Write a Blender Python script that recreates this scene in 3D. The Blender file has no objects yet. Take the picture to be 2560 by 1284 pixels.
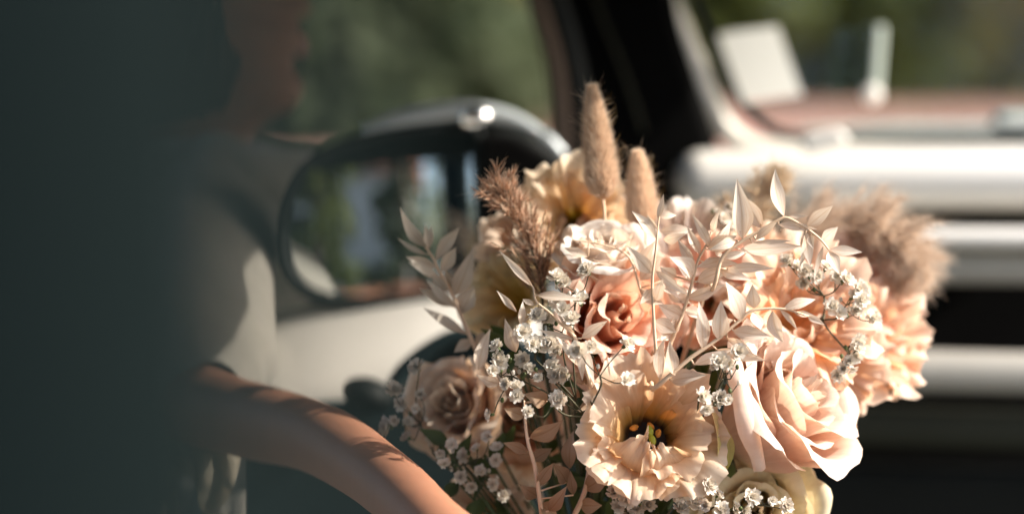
import bpy, bmesh, math, random
from mathutils import Vector, Matrix, noise
R = math.radians
PI = math.pi
rnd = random.Random(7)
C = bpy.context.scene.collection
sc = bpy.context.scene

# ------------------------------------------------------------------ camera, world, sun, exposure
LENS, SENS = 85.0, 36.0
CAM_LOC = Vector((0, 0, 1.25))
CAM_ROT = Matrix.Rotation(R(90 - 6), 3, 'X')
cam_data = bpy.data.cameras.new("camera")
cam = bpy.data.objects.new("camera", cam_data)
C.objects.link(cam)
cam.location = CAM_LOC
cam.rotation_euler = (R(90 - 6), 0, 0)
cam_data.lens, cam_data.sensor_width = LENS, SENS
cam_data.clip_start, cam_data.clip_end = 0.01, 2000
cam_data.dof.use_dof = True
cam_data.dof.focus_distance = 1.275
cam_data.dof.aperture_fstop = 2.6
sc.camera = cam

SUN_DIR = (CAM_ROT @ Vector((0.82, 0.58, 0.14))).normalized()   # towards the sun
sun_el = math.asin(SUN_DIR.z)
sun_az = math.atan2(SUN_DIR.x, SUN_DIR.y)
w = bpy.data.worlds.new("World")
sc.world = w
w.use_nodes = True
nt = w.node_tree
bg = nt.nodes["Background"]
sky = nt.nodes.new("ShaderNodeTexSky")
sky.sky_type = 'NISHITA'
sky.sun_disc = False
sky.sun_elevation = sun_el
sky.sun_rotation = sun_az
sky.dust_density = 3.0
sky.ozone_density = 0.6
nt.links.new(sky.outputs[0], bg.inputs[0])
bg.inputs[1].default_value = 0.15
sl = bpy.data.lights.new("sun", 'SUN')
sl.energy = 4.0
sl.angle = R(0.6)
sl.color = (1.0, 0.92, 0.80)
so = bpy.data.objects.new("sun", sl)
C.objects.link(so)
so.location = (3, -1, 6)
so.rotation_euler = SUN_DIR.to_track_quat('Z', 'Y').to_euler()
sc.view_settings.view_transform = 'Standard'
sc.view_settings.look = 'None'
sc.view_settings.gamma = 1
sc.view_settings.exposure = 1.22
sc.cycles.max_bounces = 8
sc.cycles.transmission_bounces = 6
sc.cycles.transparent_max_bounces = 8
sc.cycles.caustics_reflective = False
sc.cycles.caustics_refractive = False
sc.cycles.sample_clamp_indirect = 6

# ------------------------------------------------------------------ helpers
K = SENS / LENS / 2560.0            # metres per photo pixel at one metre

def at(px, py, d):
    return CAM_LOC + CAM_ROT @ Vector(((px - 1280) * K * d, -(py - 642) * K * d, -d))

def cv(x, y, z):                    # direction given as right, up, towards the viewer
    return CAM_ROT @ Vector((x, y, z))

def tag(o, label=None, cat=None, group=None, kind=None):
    if label: o['label'] = label
    if cat: o['category'] = cat
    if group: o['group'] = group
    if kind: o['kind'] = kind
    return o

def thing(name, label, cat, loc=(0, 0, 0), group=None):
    o = bpy.data.objects.new(name, None)
    o.empty_display_size = 0.02
    C.objects.link(o)
    o.location = loc
    return tag(o, label, cat, group)

def link_mesh(name, me, parent=None, mat=None, loc=None):
    if mat is not None and len(me.materials) == 0:
        me.materials.append(mat)
    o = bpy.data.objects.new(name, me)
    C.objects.link(o)
    if loc is not None:
        o.location = loc
    if parent is not None:
        o.parent = parent
        o.matrix_parent_inverse = Matrix.Translation(-world_loc(parent))
    return o

def world_loc(o):
    v = Vector((0, 0, 0))
    while o is not None:
        v = v + o.location
        if o.parent is not None:
            v = v + o.matrix_parent_inverse.translation
        o = o.parent
    return v

def mesh_obj(name, verts, faces, mat, parent=None, smooth=True, uvs=None):
    me = bpy.data.meshes.new(name)
    me.from_pydata([tuple(v) for v in verts], [], faces)
    if smooth:
        me.polygons.foreach_set("use_smooth", [True] * len(me.polygons))
    if uvs is not None:
        lay = me.uv_layers.new(name="UVMap")
        li = [0] * len(me.loops)
        me.loops.foreach_get("vertex_index", li)
        flat = []
        for i in li:
            flat.extend(uvs[i])
        lay.data.foreach_set("uv", flat)
    me.update()
    return link_mesh(name, me, parent, mat)

class MB:
    def __init__(s):
        s.v, s.f, s.uv = [], [], []
    def add(s, verts, faces, uvs=None):
        n = len(s.v)
        s.v += [Vector(v) for v in verts]
        s.f += [tuple(i + n for i in f) for f in faces]
        s.uv += uvs if uvs else [(0.5, 0.5)] * len(verts)
    def build(s, name, mat, parent=None, smooth=True):
        return mesh_obj(name, s.v, s.f, mat, parent, smooth, s.uv)

def catmull(pts, n):
    pts = [Vector(p) for p in pts]
    if len(pts) < 3:
        return [pts[0].lerp(pts[-1], i / n) for i in range(n + 1)]
    P = [pts[0] * 2 - pts[1]] + pts + [pts[-1] * 2 - pts[-2]]
    out = []
    m = len(pts) - 1
    for i in range(n + 1):
        t = i / n * m
        k = min(int(t), m - 1)
        t -= k
        a, b, c, d = P[k:k + 4]
        out.append(0.5 * ((2 * b) + (c - a) * t + (2 * a - 5 * b + 4 * c - d) * t * t + (3 * b - a - 3 * c + d) * t ** 3))
    return out

def tube(mb, pts, radii, seg=6, sx=1.0, up=None, cap=True):
    """sweep; radii a number, a list or a function of t; sx flattens one axis; up fixes the frame"""
    pts = [Vector(p) for p in pts]
    n = len(pts)
    prev = None
    V, F, U = [], [], []
    for i, p in enumerate(pts):
        t = (pts[min(i + 1, n - 1)] - pts[max(i - 1, 0)])
        if t.length < 1e-9: t = Vector((0, 0, 1))
        t.normalize()
        if up is not None:
            a = (Vector(up) - t * t.dot(Vector(up))).normalized()
        elif prev is None:
            a = t.orthogonal().normalized()
        else:
            a = (prev - t * t.dot(prev)).normalized()
        prev = a
        b = t.cross(a)
        q = i / max(1, n - 1)
        r = radii(q) if callable(radii) else (radii[i] if isinstance(radii, (list, tuple)) else radii)
        for k in range(seg):
            an = 2 * PI * k / seg
            V.append(p + a * (math.cos(an) * r) + b * (math.sin(an) * r * sx))
            U.append((k / seg, q))
    for i in range(n - 1):
        for k in range(seg):
            k2 = (k + 1) % seg
            F.append((i * seg + k, i * seg + k2, (i + 1) * seg + k2, (i + 1) * seg + k))
    if cap:
        F.append(tuple(reversed(range(seg))))
        F.append(tuple((n - 1) * seg + k for k in range(seg)))
    mb.add(V, F, U)

def ellipsoid(mb, c, ax, nu=10, nv=8):
    """ax: three Vector half-axes"""
    V, F = [], []
    for j in range(nv + 1):
        ph = PI * j / nv
        for i in range(nu):
            th = 2 * PI * i / nu
            V.append(Vector(c) + ax[0] * (math.sin(ph) * math.cos(th)) + ax[1] * (math.sin(ph) * math.sin(th)) + ax[2] * math.cos(ph))
    for j in range(nv):
        for i in range(nu):
            i2 = (i + 1) % nu
            F.append((j * nu + i, (j + 1) * nu + i, (j + 1) * nu + i2, j * nu + i2))
    mb.add(V, F)

def slab(name, pts_px, d, thick, mat, parent, bevel=0.004, seg=3, bow=0.0):
    """outline traced at its own depth, extruded away from the viewer with rounded edges"""
    bm = bmesh.new()
    vs = [bm.verts.new(at(x, y, d)) for x, y in pts_px]
    f = bm.faces.new(vs)
    ext = bmesh.ops.extrude_face_region(bm, geom=[f])
    nv = [g for g in ext['geom'] if isinstance(g, bmesh.types.BMVert)]
    off = cv(0, 0, -thick)
    for v in nv:
        v.co += off
    bmesh.ops.recalc_face_normals(bm, faces=bm.faces)
    if bevel:
        bmesh.ops.bevel(bm, geom=list(bm.edges), offset=bevel, segments=seg, profile=0.5, affect='EDGES', clamp_overlap=True)
    me = bpy.data.meshes.new(name)
    bm.to_mesh(me)
    bm.free()
    me.polygons.foreach_set("use_smooth", [True] * len(me.polygons))
    o = link_mesh(name, me, parent, mat)
    m = o.modifiers.new("wn", 'WEIGHTED_NORMAL')
    return o

def rbox(name, x0, x1, y0, y1, d, thick, mat, parent, rad, slope=0.0):
    """long rounded bar between photo columns x0..x1 and rows y0..y1 at depth d"""
    s = slope
    return slab(name, [(x0, y1), (x1, y1 + s), (x1, y0 + s), (x0, y0)], d, thick, mat, parent, rad, 8)

# ------------------------------------------------------------------ materials
def newmat(name):
    m = bpy.data.materials.new(name)
    m.use_nodes = True
    nt = m.node_tree
    for n in list(nt.nodes): nt.nodes.remove(n)
    out = nt.nodes.new("ShaderNodeOutputMaterial")
    return m, nt, out

def N(nt, typ, **kw):
    n = nt.nodes.new(typ)
    for k, v in kw.items():
        if k.startswith("i_"):
            n.inputs[k[2:].replace("_", " ")].default_value = v
        else:
            setattr(n, k, v)
    return n

def solid(name, col, rough=0.5, metal=0.0, spec=0.5, coat=0.0, vary=0.15, scale=8.0, bump=0.0, bscale=60.0, sheen=0.0, sss=0.0):
    m, nt, out = newmat(name)
    p = N(nt, "ShaderNodeBsdfPrincipled")
    p.inputs["Roughness"].default_value = rough
    p.inputs["Metallic"].default_value = metal
    p.inputs["Specular IOR Level"].default_value = spec
    p.inputs["Coat Weight"].default_value = coat
    p.inputs["Sheen Weight"].default_value = sheen
    if sss:
        p.inputs["Subsurface Weight"].default_value = sss
        p.inputs["Subsurface Radius"].default_value = (0.02, 0.008, 0.004)
        p.inputs["Subsurface Scale"].default_value = 0.5
    tc = N(nt, "ShaderNodeTexCoord")
    no = N(nt, "ShaderNodeTexNoise")
    no.inputs["Scale"].default_value = scale
    no.inputs["Detail"].default_value = 5
    nt.links.new(tc.outputs["Object"], no.inputs["Vector"])
    r = N(nt, "ShaderNodeValToRGB")
    c = Vector(col[:3])
    r.color_ramp.elements[0].position = 0.3
    r.color_ramp.elements[1].position = 0.7
    r.color_ramp.elements[0].color = (*(c * (1 - vary)), 1)
    r.color_ramp.elements[1].color = (*[min(1, x * (1 + vary)) for x in c], 1)
    nt.links.new(no.outputs["Fac"], r.inputs[0])
    nt.links.new(r.outputs[0], p.inputs["Base Color"])
    if bump:
        nb = N(nt, "ShaderNodeTexNoise")
        nb.inputs["Scale"].default_value = bscale
        nb.inputs["Detail"].default_value = 4
        nt.links.new(tc.outputs["Object"], nb.inputs["Vector"])
        b = N(nt, "ShaderNodeBump")
        b.inputs["Strength"].default_value = bump
        b.inputs["Distance"].default_value = 0.002
        nt.links.new(nb.outputs["Fac"], b.inputs["Height"])
        nt.links.new(b.outputs[0], p.inputs["Normal"])
    nt.links.new(p.outputs[0], out.inputs[0])
    return m

def petal_mat(name, stops, trans=0.42, midrib=False, rough=0.5, vein=0.5, speck=0.25, vy=3.0, vx=26.0, gloss=0.25):
    """stops: (position along the petal from its foot, colour); real pigment of the petal"""
    m, nt, out = newmat(name)
    uv = N(nt, "ShaderNodeUVMap")
    sep = N(nt, "ShaderNodeSeparateXYZ")
    nt.links.new(uv.outputs[0], sep.inputs[0])
    tc = N(nt, "ShaderNodeTexCoord")
    big = N(nt, "ShaderNodeTexNoise")
    big.inputs["Scale"].default_value = 45
    big.inputs["Detail"].default_value = 4
    nt.links.new(tc.outputs["Object"], big.inputs["Vector"])
    ad = N(nt, "ShaderNodeMath", operation='MULTIPLY_ADD')
    ad.inputs[1].default_value = 0.34
    nt.links.new(big.outputs["Fac"], ad.inputs[0])
    sb = N(nt, "ShaderNodeMath", operation='SUBTRACT')
    sb.inputs[1].default_value = 0.17
    nt.links.new(sep.outputs["Y"], sb.inputs[0])
    nt.links.new(sb.outputs[0], ad.inputs[2])
    r = N(nt, "ShaderNodeValToRGB")
    els = r.color_ramp.elements
    while len(els) < len(stops): els.new(0.5)
    for e, (p, c) in zip(els, stops):
        e.position = p
        e.color = (*c, 1)
    nt.links.new(ad.outputs[0], r.inputs[0])
    # veins run along the petal
    mp = N(nt, "ShaderNodeMapping")
    mp.inputs["Scale"].default_value = (vx, vy, 1)
    nt.links.new(uv.outputs[0], mp.inputs[0])
    vn = N(nt, "ShaderNodeTexNoise")
    vn.inputs["Scale"].default_value = 1.0
    vn.inputs["Detail"].default_value = 3
    vn.inputs["Distortion"].default_value = 0.6
    nt.links.new(mp.outputs[0], vn.inputs["Vector"])
    # small brown bruises on the thin edge
    sp = N(nt, "ShaderNodeTexNoise")
    sp.inputs["Scale"].default_value = 420
    nt.links.new(tc.outputs["Object"], sp.inputs["Vector"])
    sr = N(nt, "ShaderNodeValToRGB")
    sr.color_ramp.elements[0].position = 0.70
    sr.color_ramp.elements[1].position = 0.80
    nt.links.new(sp.outputs["Fac"], sr.inputs[0])
    sm = N(nt, "ShaderNodeMath", operation='MULTIPLY')
    sm.inputs[1].default_value = speck
    nt.links.new(sr.outputs[0], sm.inputs[0])
    vm = N(nt, "ShaderNodeMix", data_type='RGBA', blend_type='MULTIPLY')
    vr = N(nt, "ShaderNodeValToRGB")
    vr.color_ramp.elements[0].position = 0.35
    vr.color_ramp.elements[1].position = 0.6
    vr.color_ramp.elements[0].color = (0.86, 0.78, 0.72, 1)
    nt.links.new(vn.outputs["Fac"], vr.inputs[0])
    vm.inputs[0].default_value = vein
    nt.links.new(r.outputs[0], vm.inputs[6])
    nt.links.new(vr.outputs[0], vm.inputs[7])
    mx = N(nt, "ShaderNodeMix", data_type='RGBA')
    nt.links.new(sm.outputs[0], mx.inputs[0])
    nt.links.new(vm.outputs[2], mx.inputs[6])
    mx.inputs[7].default_value = (0.32, 0.16, 0.07, 1)
    oi = N(nt, "ShaderNodeObjectInfo")
    orr = N(nt, "ShaderNodeValToRGB")
    orr.color_ramp.elements[0].color = (0.80, 0.78, 0.76, 1)
    orr.color_ramp.elements[1].color = (1.0, 1.0, 1.0, 1)
    orr.color_ramp.elements[1].position = 0.7
    nt.links.new(oi.outputs["Random"], orr.inputs[0])
    om = N(nt, "ShaderNodeMix", data_type='RGBA', blend_type='MULTIPLY')
    om.inputs[0].default_value = 1.0
    nt.links.new(mx.outputs[2], om.inputs[6])
    nt.links.new(orr.outputs[0], om.inputs[7])
    mx = om
    if midrib:
        a1 = N(nt, "ShaderNodeMath", operation='SUBTRACT'); a1.inputs[1].default_value = 0.5
        nt.links.new(sep.outputs["X"], a1.inputs[0])
        a2 = N(nt, "ShaderNodeMath", operation='ABSOLUTE'); nt.links.new(a1.outputs[0], a2.inputs[0])
        mr = N(nt, "ShaderNodeValToRGB")
        e0 = mr.color_ramp.elements
        e0[0].position = 0.015; e0[0].color = (0.86, 0.78, 0.68, 1)
        e0[1].position = 0.06; e0[1].color = (1, 1, 1, 1)
        e2 = e0.new(0.44); e2.color = (1, 1, 1, 1)
        e3 = e0.new(0.5); e3.color = (0.93, 0.88, 0.82, 1)
        nt.links.new(a2.outputs[0], mr.inputs[0])
        m2 = N(nt, "ShaderNodeMix", data_type='RGBA', blend_type='MULTIPLY'); m2.inputs[0].default_value = 1.0
        nt.links.new(mx.outputs[2], m2.inputs[6]); nt.links.new(mr.outputs[0], m2.inputs[7])
        mx = m2
    b = N(nt, "ShaderNodeBump")
    b.inputs["Strength"].default_value = 0.35
    b.inputs["Distance"].default_value = 0.0006
    nt.links.new(vn.outputs["Fac"], b.inputs["Height"])
    p = N(nt, "ShaderNodeBsdfPrincipled")
    p.inputs["Roughness"].default_value = rough
    p.inputs["Specular IOR Level"].default_value = gloss
    p.inputs["Sheen Weight"].default_value = 0.15
    nt.links.new(mx.outputs[2], p.inputs["Base Color"])
    nt.links.new(b.outputs[0], p.inputs["Normal"])
    t = N(nt, "ShaderNodeBsdfTranslucent")
    # light that has crossed a petal is more saturated
    gm = N(nt, "ShaderNodeMix", data_type='RGBA', blend_type='MULTIPLY')
    gm.inputs[0].default_value = 1.0
    gm.inputs[7].default_value = (1.0, 0.88, 0.75, 1)
    nt.links.new(mx.outputs[2], gm.inputs[6])
    nt.links.new(gm.outputs[2], t.inputs[0])
    ms = N(nt, "ShaderNodeMixShader")
    ms.inputs[0].default_value = trans
    nt.links.new(p.outputs[0], ms.inputs[1])
    nt.links.new(t.outputs[0], ms.inputs[2])
    nt.links.new(ms.outputs[0], out.inputs[0])
    return m

def glass_mat(name, tint=(0.93, 0.96, 0.95), refl=0.06):
    m, nt, out = newmat(name)
    tr = N(nt, "ShaderNodeBsdfTransparent")
    tr.inputs[0].default_value = (*tint, 1)
    gl = N(nt, "ShaderNodeBsdfGlossy")
    gl.inputs["Roughness"].default_value = 0.03
    lw = N(nt, "ShaderNodeFresnel")
    lw.inputs[0].default_value = 1.45
    ms = N(nt, "ShaderNodeMixShader")
    nt.links.new(lw.outputs[0], ms.inputs[0])
    nt.links.new(tr.outputs[0], ms.inputs[1])
    nt.links.new(gl.outputs[0], ms.inputs[2])
    nt.links.new(ms.outputs[0], out.inputs[0])
    return m

M = {}
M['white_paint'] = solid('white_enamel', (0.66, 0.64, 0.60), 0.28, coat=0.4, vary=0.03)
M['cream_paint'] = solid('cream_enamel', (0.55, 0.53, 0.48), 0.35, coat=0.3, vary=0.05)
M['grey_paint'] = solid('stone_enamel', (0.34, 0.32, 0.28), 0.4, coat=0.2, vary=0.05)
M['chrome'] = solid('brushed_chrome', (0.85, 0.85, 0.85), 0.14, metal=1.0, vary=0.04)
M['black'] = solid('black_trim', (0.0022, 0.0022, 0.0022), 0.8, spec=0.03, vary=0.3)
M['rubber'] = solid('black_rubber', (0.007, 0.009, 0.009), 0.6, spec=0.12)
M['olive_dark'] = solid('dark_olive_plastic', (0.026, 0.027, 0.019), 0.7, spec=0.08)
M['tan'] = solid('tan_piping', (0.09, 0.065, 0.05), 0.7, spec=0.2)
M['teal_dark'] = solid('dark_teal_vinyl', (0.006, 0.016, 0.019), 0.55, spec=0.25, bump=0.2)
M['pillar'] = solid('added_shade_slate', (0.0052, 0.0092, 0.0097), 0.9, spec=0.04, bump=0.2, vary=0.05)  # for the added fade post and the added shading roof
M['silver'] = solid('silver_paint', (0.50, 0.55, 0.58), 0.25, metal=0.35, coat=0.6, vary=0.03)
M['mirror'] = solid('mirror_glass', (0.72, 0.76, 0.78), 0.02, metal=1.0, vary=0.0)
M['glass'] = glass_mat('windscreen_glass')
M['skin'] = solid('skin', (0.36, 0.17, 0.105), 0.55, spec=0.25, vary=0.08, scale=20, sss=0.15)
M['lips'] = solid('lip_skin', (0.38, 0.13, 0.10), 0.4)
M['hair'] = solid('brown_hair', (0.030, 0.020, 0.014), 0.6, spec=0.2, vary=0.4, scale=40)
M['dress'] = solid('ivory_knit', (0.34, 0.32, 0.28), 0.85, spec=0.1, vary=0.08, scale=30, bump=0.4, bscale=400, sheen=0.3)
M['lace'] = petal_mat('ivory_lace', [(0, (0.50, 0.44, 0.33)), (1, (0.58, 0.53, 0.42))], trans=0.4, vein=0.3, speck=0)
M['dark_band'] = solid('plain_dark', (0.012, 0.018, 0.018), 0.6)
M['paper'] = petal_mat('paper', [(0, (0.86, 0.89, 0.88)), (1, (0.86, 0.89, 0.88))], trans=0.4, vein=0, speck=0)

# flower pigments
M['p_peach'] = petal_mat('peach_petal', [(0.05, (0.62, 0.42, 0.10)), (0.3, (0.87, 0.49, 0.23)), (0.62, (0.91, 0.60, 0.40)), (0.95, (0.94, 0.76, 0.63))])
M['p_main'] = petal_mat('cream_peach_petal', [(0.0, (0.03, 0.015, 0.01)), (0.16, (0.10, 0.05, 0.02)), (0.27, (0.60, 0.36, 0.08)), (0.5, (0.89, 0.62, 0.34)), (0.72, (0.92, 0.72, 0.52)), (0.97, (0.95, 0.83, 0.71))], trans=0.46)
M['p_coral'] = petal_mat('coral_petal', [(0.05, (0.62, 0.26, 0.12)), (0.35, (0.88, 0.46, 0.29)), (0.7, (0.92, 0.58, 0.44)), (0.97, (0.94, 0.74, 0.63))])
M['p_pink'] = petal_mat('blush_pink_petal', [(0.05, (0.80, 0.74, 0.42)), (0.3, (0.90, 0.72, 0.54)), (0.6, (0.91, 0.66, 0.56)), (0.97, (0.93, 0.82, 0.74))], vein=0.45, trans=0.42)
M['p_white'] = petal_mat('white_blush_petal', [(0.05, (0.75, 0.66, 0.45)), (0.4, (0.87, 0.74, 0.67)), (0.97, (0.89, 0.85, 0.81))], vein=0.3, trans=0.36)
M['p_cream'] = petal_mat('cream_petal', [(0.0, (0.10, 0.05, 0.01)), (0.18, (0.52, 0.34, 0.03)), (0.32, (0.84, 0.66, 0.34)), (0.6, (0.89, 0.72, 0.50)), (0.97, (0.91, 0.80, 0.65))])
M['p_yellow'] = petal_mat('yellow_cream_petal', [(0.05, (0.55, 0.38, 0.03)), (0.4, (0.80, 0.62, 0.22)), (0.97, (0.88, 0.76, 0.52))])
M['p_pale'] = petal_mat('pale_peach_petal', [(0.05, (0.72, 0.40, 0.16)), (0.4, (0.86, 0.62, 0.44)), (0.97, (0.88, 0.76, 0.64))])
M['p_lemon'] = petal_mat('lemon_white_petal', [(0.05, (0.78, 0.72, 0.26)), (0.4, (0.90, 0.80, 0.50)), (0.97, (0.92, 0.86, 0.66))], trans=0.3)
M['leaf'] = petal_mat('bleached_leaf', [(0.0, (0.80, 0.66, 0.54)), (0.4, (0.87, 0.80, 0.72)), (1.0, (0.88, 0.84, 0.79))], trans=0.35, midrib=True, vein=0.85, speck=0.8, vx=11, vy=1.5, gloss=0.35)
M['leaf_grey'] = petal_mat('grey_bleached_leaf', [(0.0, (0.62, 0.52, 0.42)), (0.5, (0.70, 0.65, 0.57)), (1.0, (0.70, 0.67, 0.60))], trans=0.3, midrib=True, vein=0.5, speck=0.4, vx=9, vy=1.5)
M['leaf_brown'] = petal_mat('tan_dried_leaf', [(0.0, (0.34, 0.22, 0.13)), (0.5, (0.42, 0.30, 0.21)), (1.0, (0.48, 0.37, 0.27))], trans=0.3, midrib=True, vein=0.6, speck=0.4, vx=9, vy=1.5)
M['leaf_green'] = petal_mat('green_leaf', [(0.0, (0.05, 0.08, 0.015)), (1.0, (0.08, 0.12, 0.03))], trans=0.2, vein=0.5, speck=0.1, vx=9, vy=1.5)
M['calyx_petal'] = petal_mat('olive_cream_petal', [(0.0, (0.42, 0.44, 0.10)), (0.5, (0.62, 0.55, 0.22)), (1.0, (0.66, 0.46, 0.26))], trans=0.3, vein=0.8, speck=0.6)
M['gyp'] = petal_mat('white_gypsophila', [(0.0, (0.55, 0.55, 0.36)), (0.35, (0.80, 0.77, 0.70)), (1.0, (0.86, 0.84, 0.79))], trans=0.3, vein=0.2, speck=0.0)
M['twig'] = solid('dark_twig', (0.055, 0.05, 0.022), 0.7, vary=0.4, scale=60)
M['stem_green'] = solid('green_stem', (0.06, 0.085, 0.02), 0.6, vary=0.3, scale=30)
M['stem_pale'] = solid('bleached_stem', (0.66, 0.48, 0.34), 0.6, vary=0.15, scale=80)
M['anther'] = solid('orange_anther', (0.72, 0.28, 0.04), 0.7, vary=0.3, scale=500, bump=0.6, bscale=900)
M['stigma'] = solid('lime_stigma', (0.36, 0.38, 0.03), 0.5, vary=0.2, scale=200)
M['throat'] = solid('black_throat', (0.010, 0.006, 0.006), 0.7)
M['bunny'] = petal_mat('bunny_tail_hair', [(0.0, (0.66, 0.50, 0.38)), (0.5, (0.86, 0.72, 0.59)), (1.0, (0.93, 0.83, 0.73))], trans=0.4, vein=0, speck=0, rough=0.8, gloss=0.1)
M['bunny_core'] = solid('bunny_tail_core', (0.46, 0.27, 0.15), 0.9, spec=0.05, vary=0.3, scale=120)
M['awn'] = solid('golden_awn', (0.26, 0.17, 0.06), 0.7)
M['reed'] = petal_mat('reed_spikelet', [(0.0, (0.26, 0.12, 0.06)), (0.5, (0.50, 0.30, 0.20)), (1.0, (0.74, 0.55, 0.42))], trans=0.3, vein=0, speck=0, rough=0.7, gloss=0.15)
M['pampas'] = petal_mat('pampas_hair', [(0.0, (0.50, 0.40, 0.33)), (0.5, (0.76, 0.65, 0.56)), (1.0, (0.93, 0.87, 0.80))], trans=0.5, vein=0, speck=0, rough=0.8, gloss=0.1)
M['pampas_pale'] = petal_mat('pale_pampas_hair', [(0.0, (0.50, 0.40, 0.28)), (0.5, (0.64, 0.55, 0.43)), (1.0, (0.78, 0.70, 0.58))], trans=0.4, vein=0, speck=0, rough=0.8, gloss=0.1)
M['tie'] = solid('ivory_ribbon', (0.6, 0.52, 0.42), 0.5)

# ------------------------------------------------------------------ the setting
def ground(name, mname, ca, cb, x0, x1, y0, y1, zz):
    m, nt, out = newmat(mname)
    p = N(nt, "ShaderNodeBsdfPrincipled")
    p.inputs["Roughness"].default_value = 0.9
    tc = N(nt, "ShaderNodeTexCoord")
    n1 = N(nt, "ShaderNodeTexNoise"); n1.inputs["Scale"].default_value = 0.35; n1.inputs["Detail"].default_value = 6
    nt.links.new(tc.outputs["Object"], n1.inputs["Vector"])
    r = N(nt, "ShaderNodeValToRGB")
    r.color_ramp.elements[0].position = 0.35; r.color_ramp.elements[1].position = 0.68
    r.color_ramp.elements[0].color = (*ca, 1); r.color_ramp.elements[1].color = (*cb, 1)
    nt.links.new(n1.outputs["Fac"], r.inputs[0])
    nt.links.new(r.outputs[0], p.inputs["Base Color"])
    nt.links.new(p.outputs[0], out.inputs[0])
    g = 40
    V = [(x0 + (x1 - x0) * i / g, y0 + (y1 - y0) * j / g, zz) for j in range(g + 1) for i in range(g + 1)]
    F = [(j * (g + 1) + i, j * (g + 1) + i + 1, (j + 1) * (g + 1) + i + 1, (j + 1) * (g + 1) + i) for j in range(g) for i in range(g)]
    tag(mesh_obj(name, V, F, m), kind='structure')
ground('ground', 'grey_asphalt', (0.075, 0.078, 0.07), (0.115, 0.115, 0.10), -400, 400, -400, 400, 0)
ground('pavement', 'pink_paving', (0.34, 0.17, 0.13), (0.50, 0.28, 0.22), -40, 50, 14, 36, 0.004)

def bushmat(name, a, b):
    return petal_mat(name, [(0.0, a), (1.0, b)], trans=0.3, vein=0, speck=0, rough=0.6)
GM = [bushmat('dark_foliage', (0.02, 0.034, 0.012), (0.035, 0.055, 0.02)),
      bushmat('mid_foliage', (0.06, 0.085, 0.012), (0.15, 0.18, 0.022)),
      bushmat('yellow_foliage', (0.20, 0.19, 0.02), (0.38, 0.30, 0.03)),
      bushmat('grey_foliage', (0.032, 0.055, 0.018), (0.058, 0.085, 0.028))]
M['bark'] = solid('bark', (0.07, 0.05, 0.035), 0.9, bump=0.5)

def tree(x, y, h, rad, low, mat, label, name='tree', cat='tree', leaf=0.22, n=1500, seed=0, group='trees and shrubs beyond the paving'):
    r_ = random.Random(seed)
    t = thing(name, label, cat, (x, y, 0), group)
    mb = MB()
    tube(mb, catmull([(x, y, 0), (x + 0.1, y, h * 0.4), (x, y + 0.1, h * 0.85)], 6), lambda q: 0.14 * h / 6 * (1 - 0.8 * q) + 0.02, 7)
    for k in range(6):
        a = r_.uniform(0, 2 * PI); z = h * r_.uniform(0.25, 0.6)
        tube(mb, catmull([(x, y, z), (x + math.cos(a) * rad * 0.4, y + math.sin(a) * rad * 0.4, z + h * 0.1), (x + math.cos(a) * rad * 0.8, y + math.sin(a) * rad * 0.8, z + h * 0.2)], 4), lambda q: 0.05 * (1 - 0.8 * q), 5)
    mb.build('trunk', M['bark'], t)
    cl = MB()
    centres = []
    for k in range(26):
        a = r_.uniform(0, 2 * PI); u = r_.uniform(0, 1); rr = rad * math.sqrt(r_.uniform(0.05, 1)) * (1 - 0.45 * u)
        centres.append((Vector((x + rr * math.cos(a), y + rr * math.sin(a), low + (h - low) * u ** 1.3)), r_.uniform(0.25, 0.5) * rad))
    for k in range(n):
        c, s = centres[r_.randrange(len(centres))]
        dvec = Vector((r_.gauss(0, 1), r_.gauss(0, 1), r_.gauss(0, 0.8)))
        dvec = dvec.normalized() * s * r_.uniform(0.55, 1.05)
        p = c + dvec
        if p.z < 0.03: p.z = 0.05
        nrm = (dvec.normalized() + Vector((r_.gauss(0, .5), r_.gauss(0, .5), r_.gauss(0, .5) + 0.4))).normalized()
        a = nrm.orthogonal().normalized(); a.rotate(Matrix.Rotation(r_.uniform(0, 6.28), 3, nrm)); b = nrm.cross(a)
        L = leaf * r_.uniform(0.6, 1.3)
        cl.add([p - a * L, p - b * L * 0.45 + nrm * L * 0.1, p + a * L, p + b * L * 0.45 + nrm * L * 0.1], [(0, 1, 2, 3)],
               [(0.5, r_.random()) for _ in range(4)])
    cl.build('crown', mat, t, smooth=False)
    return t

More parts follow.
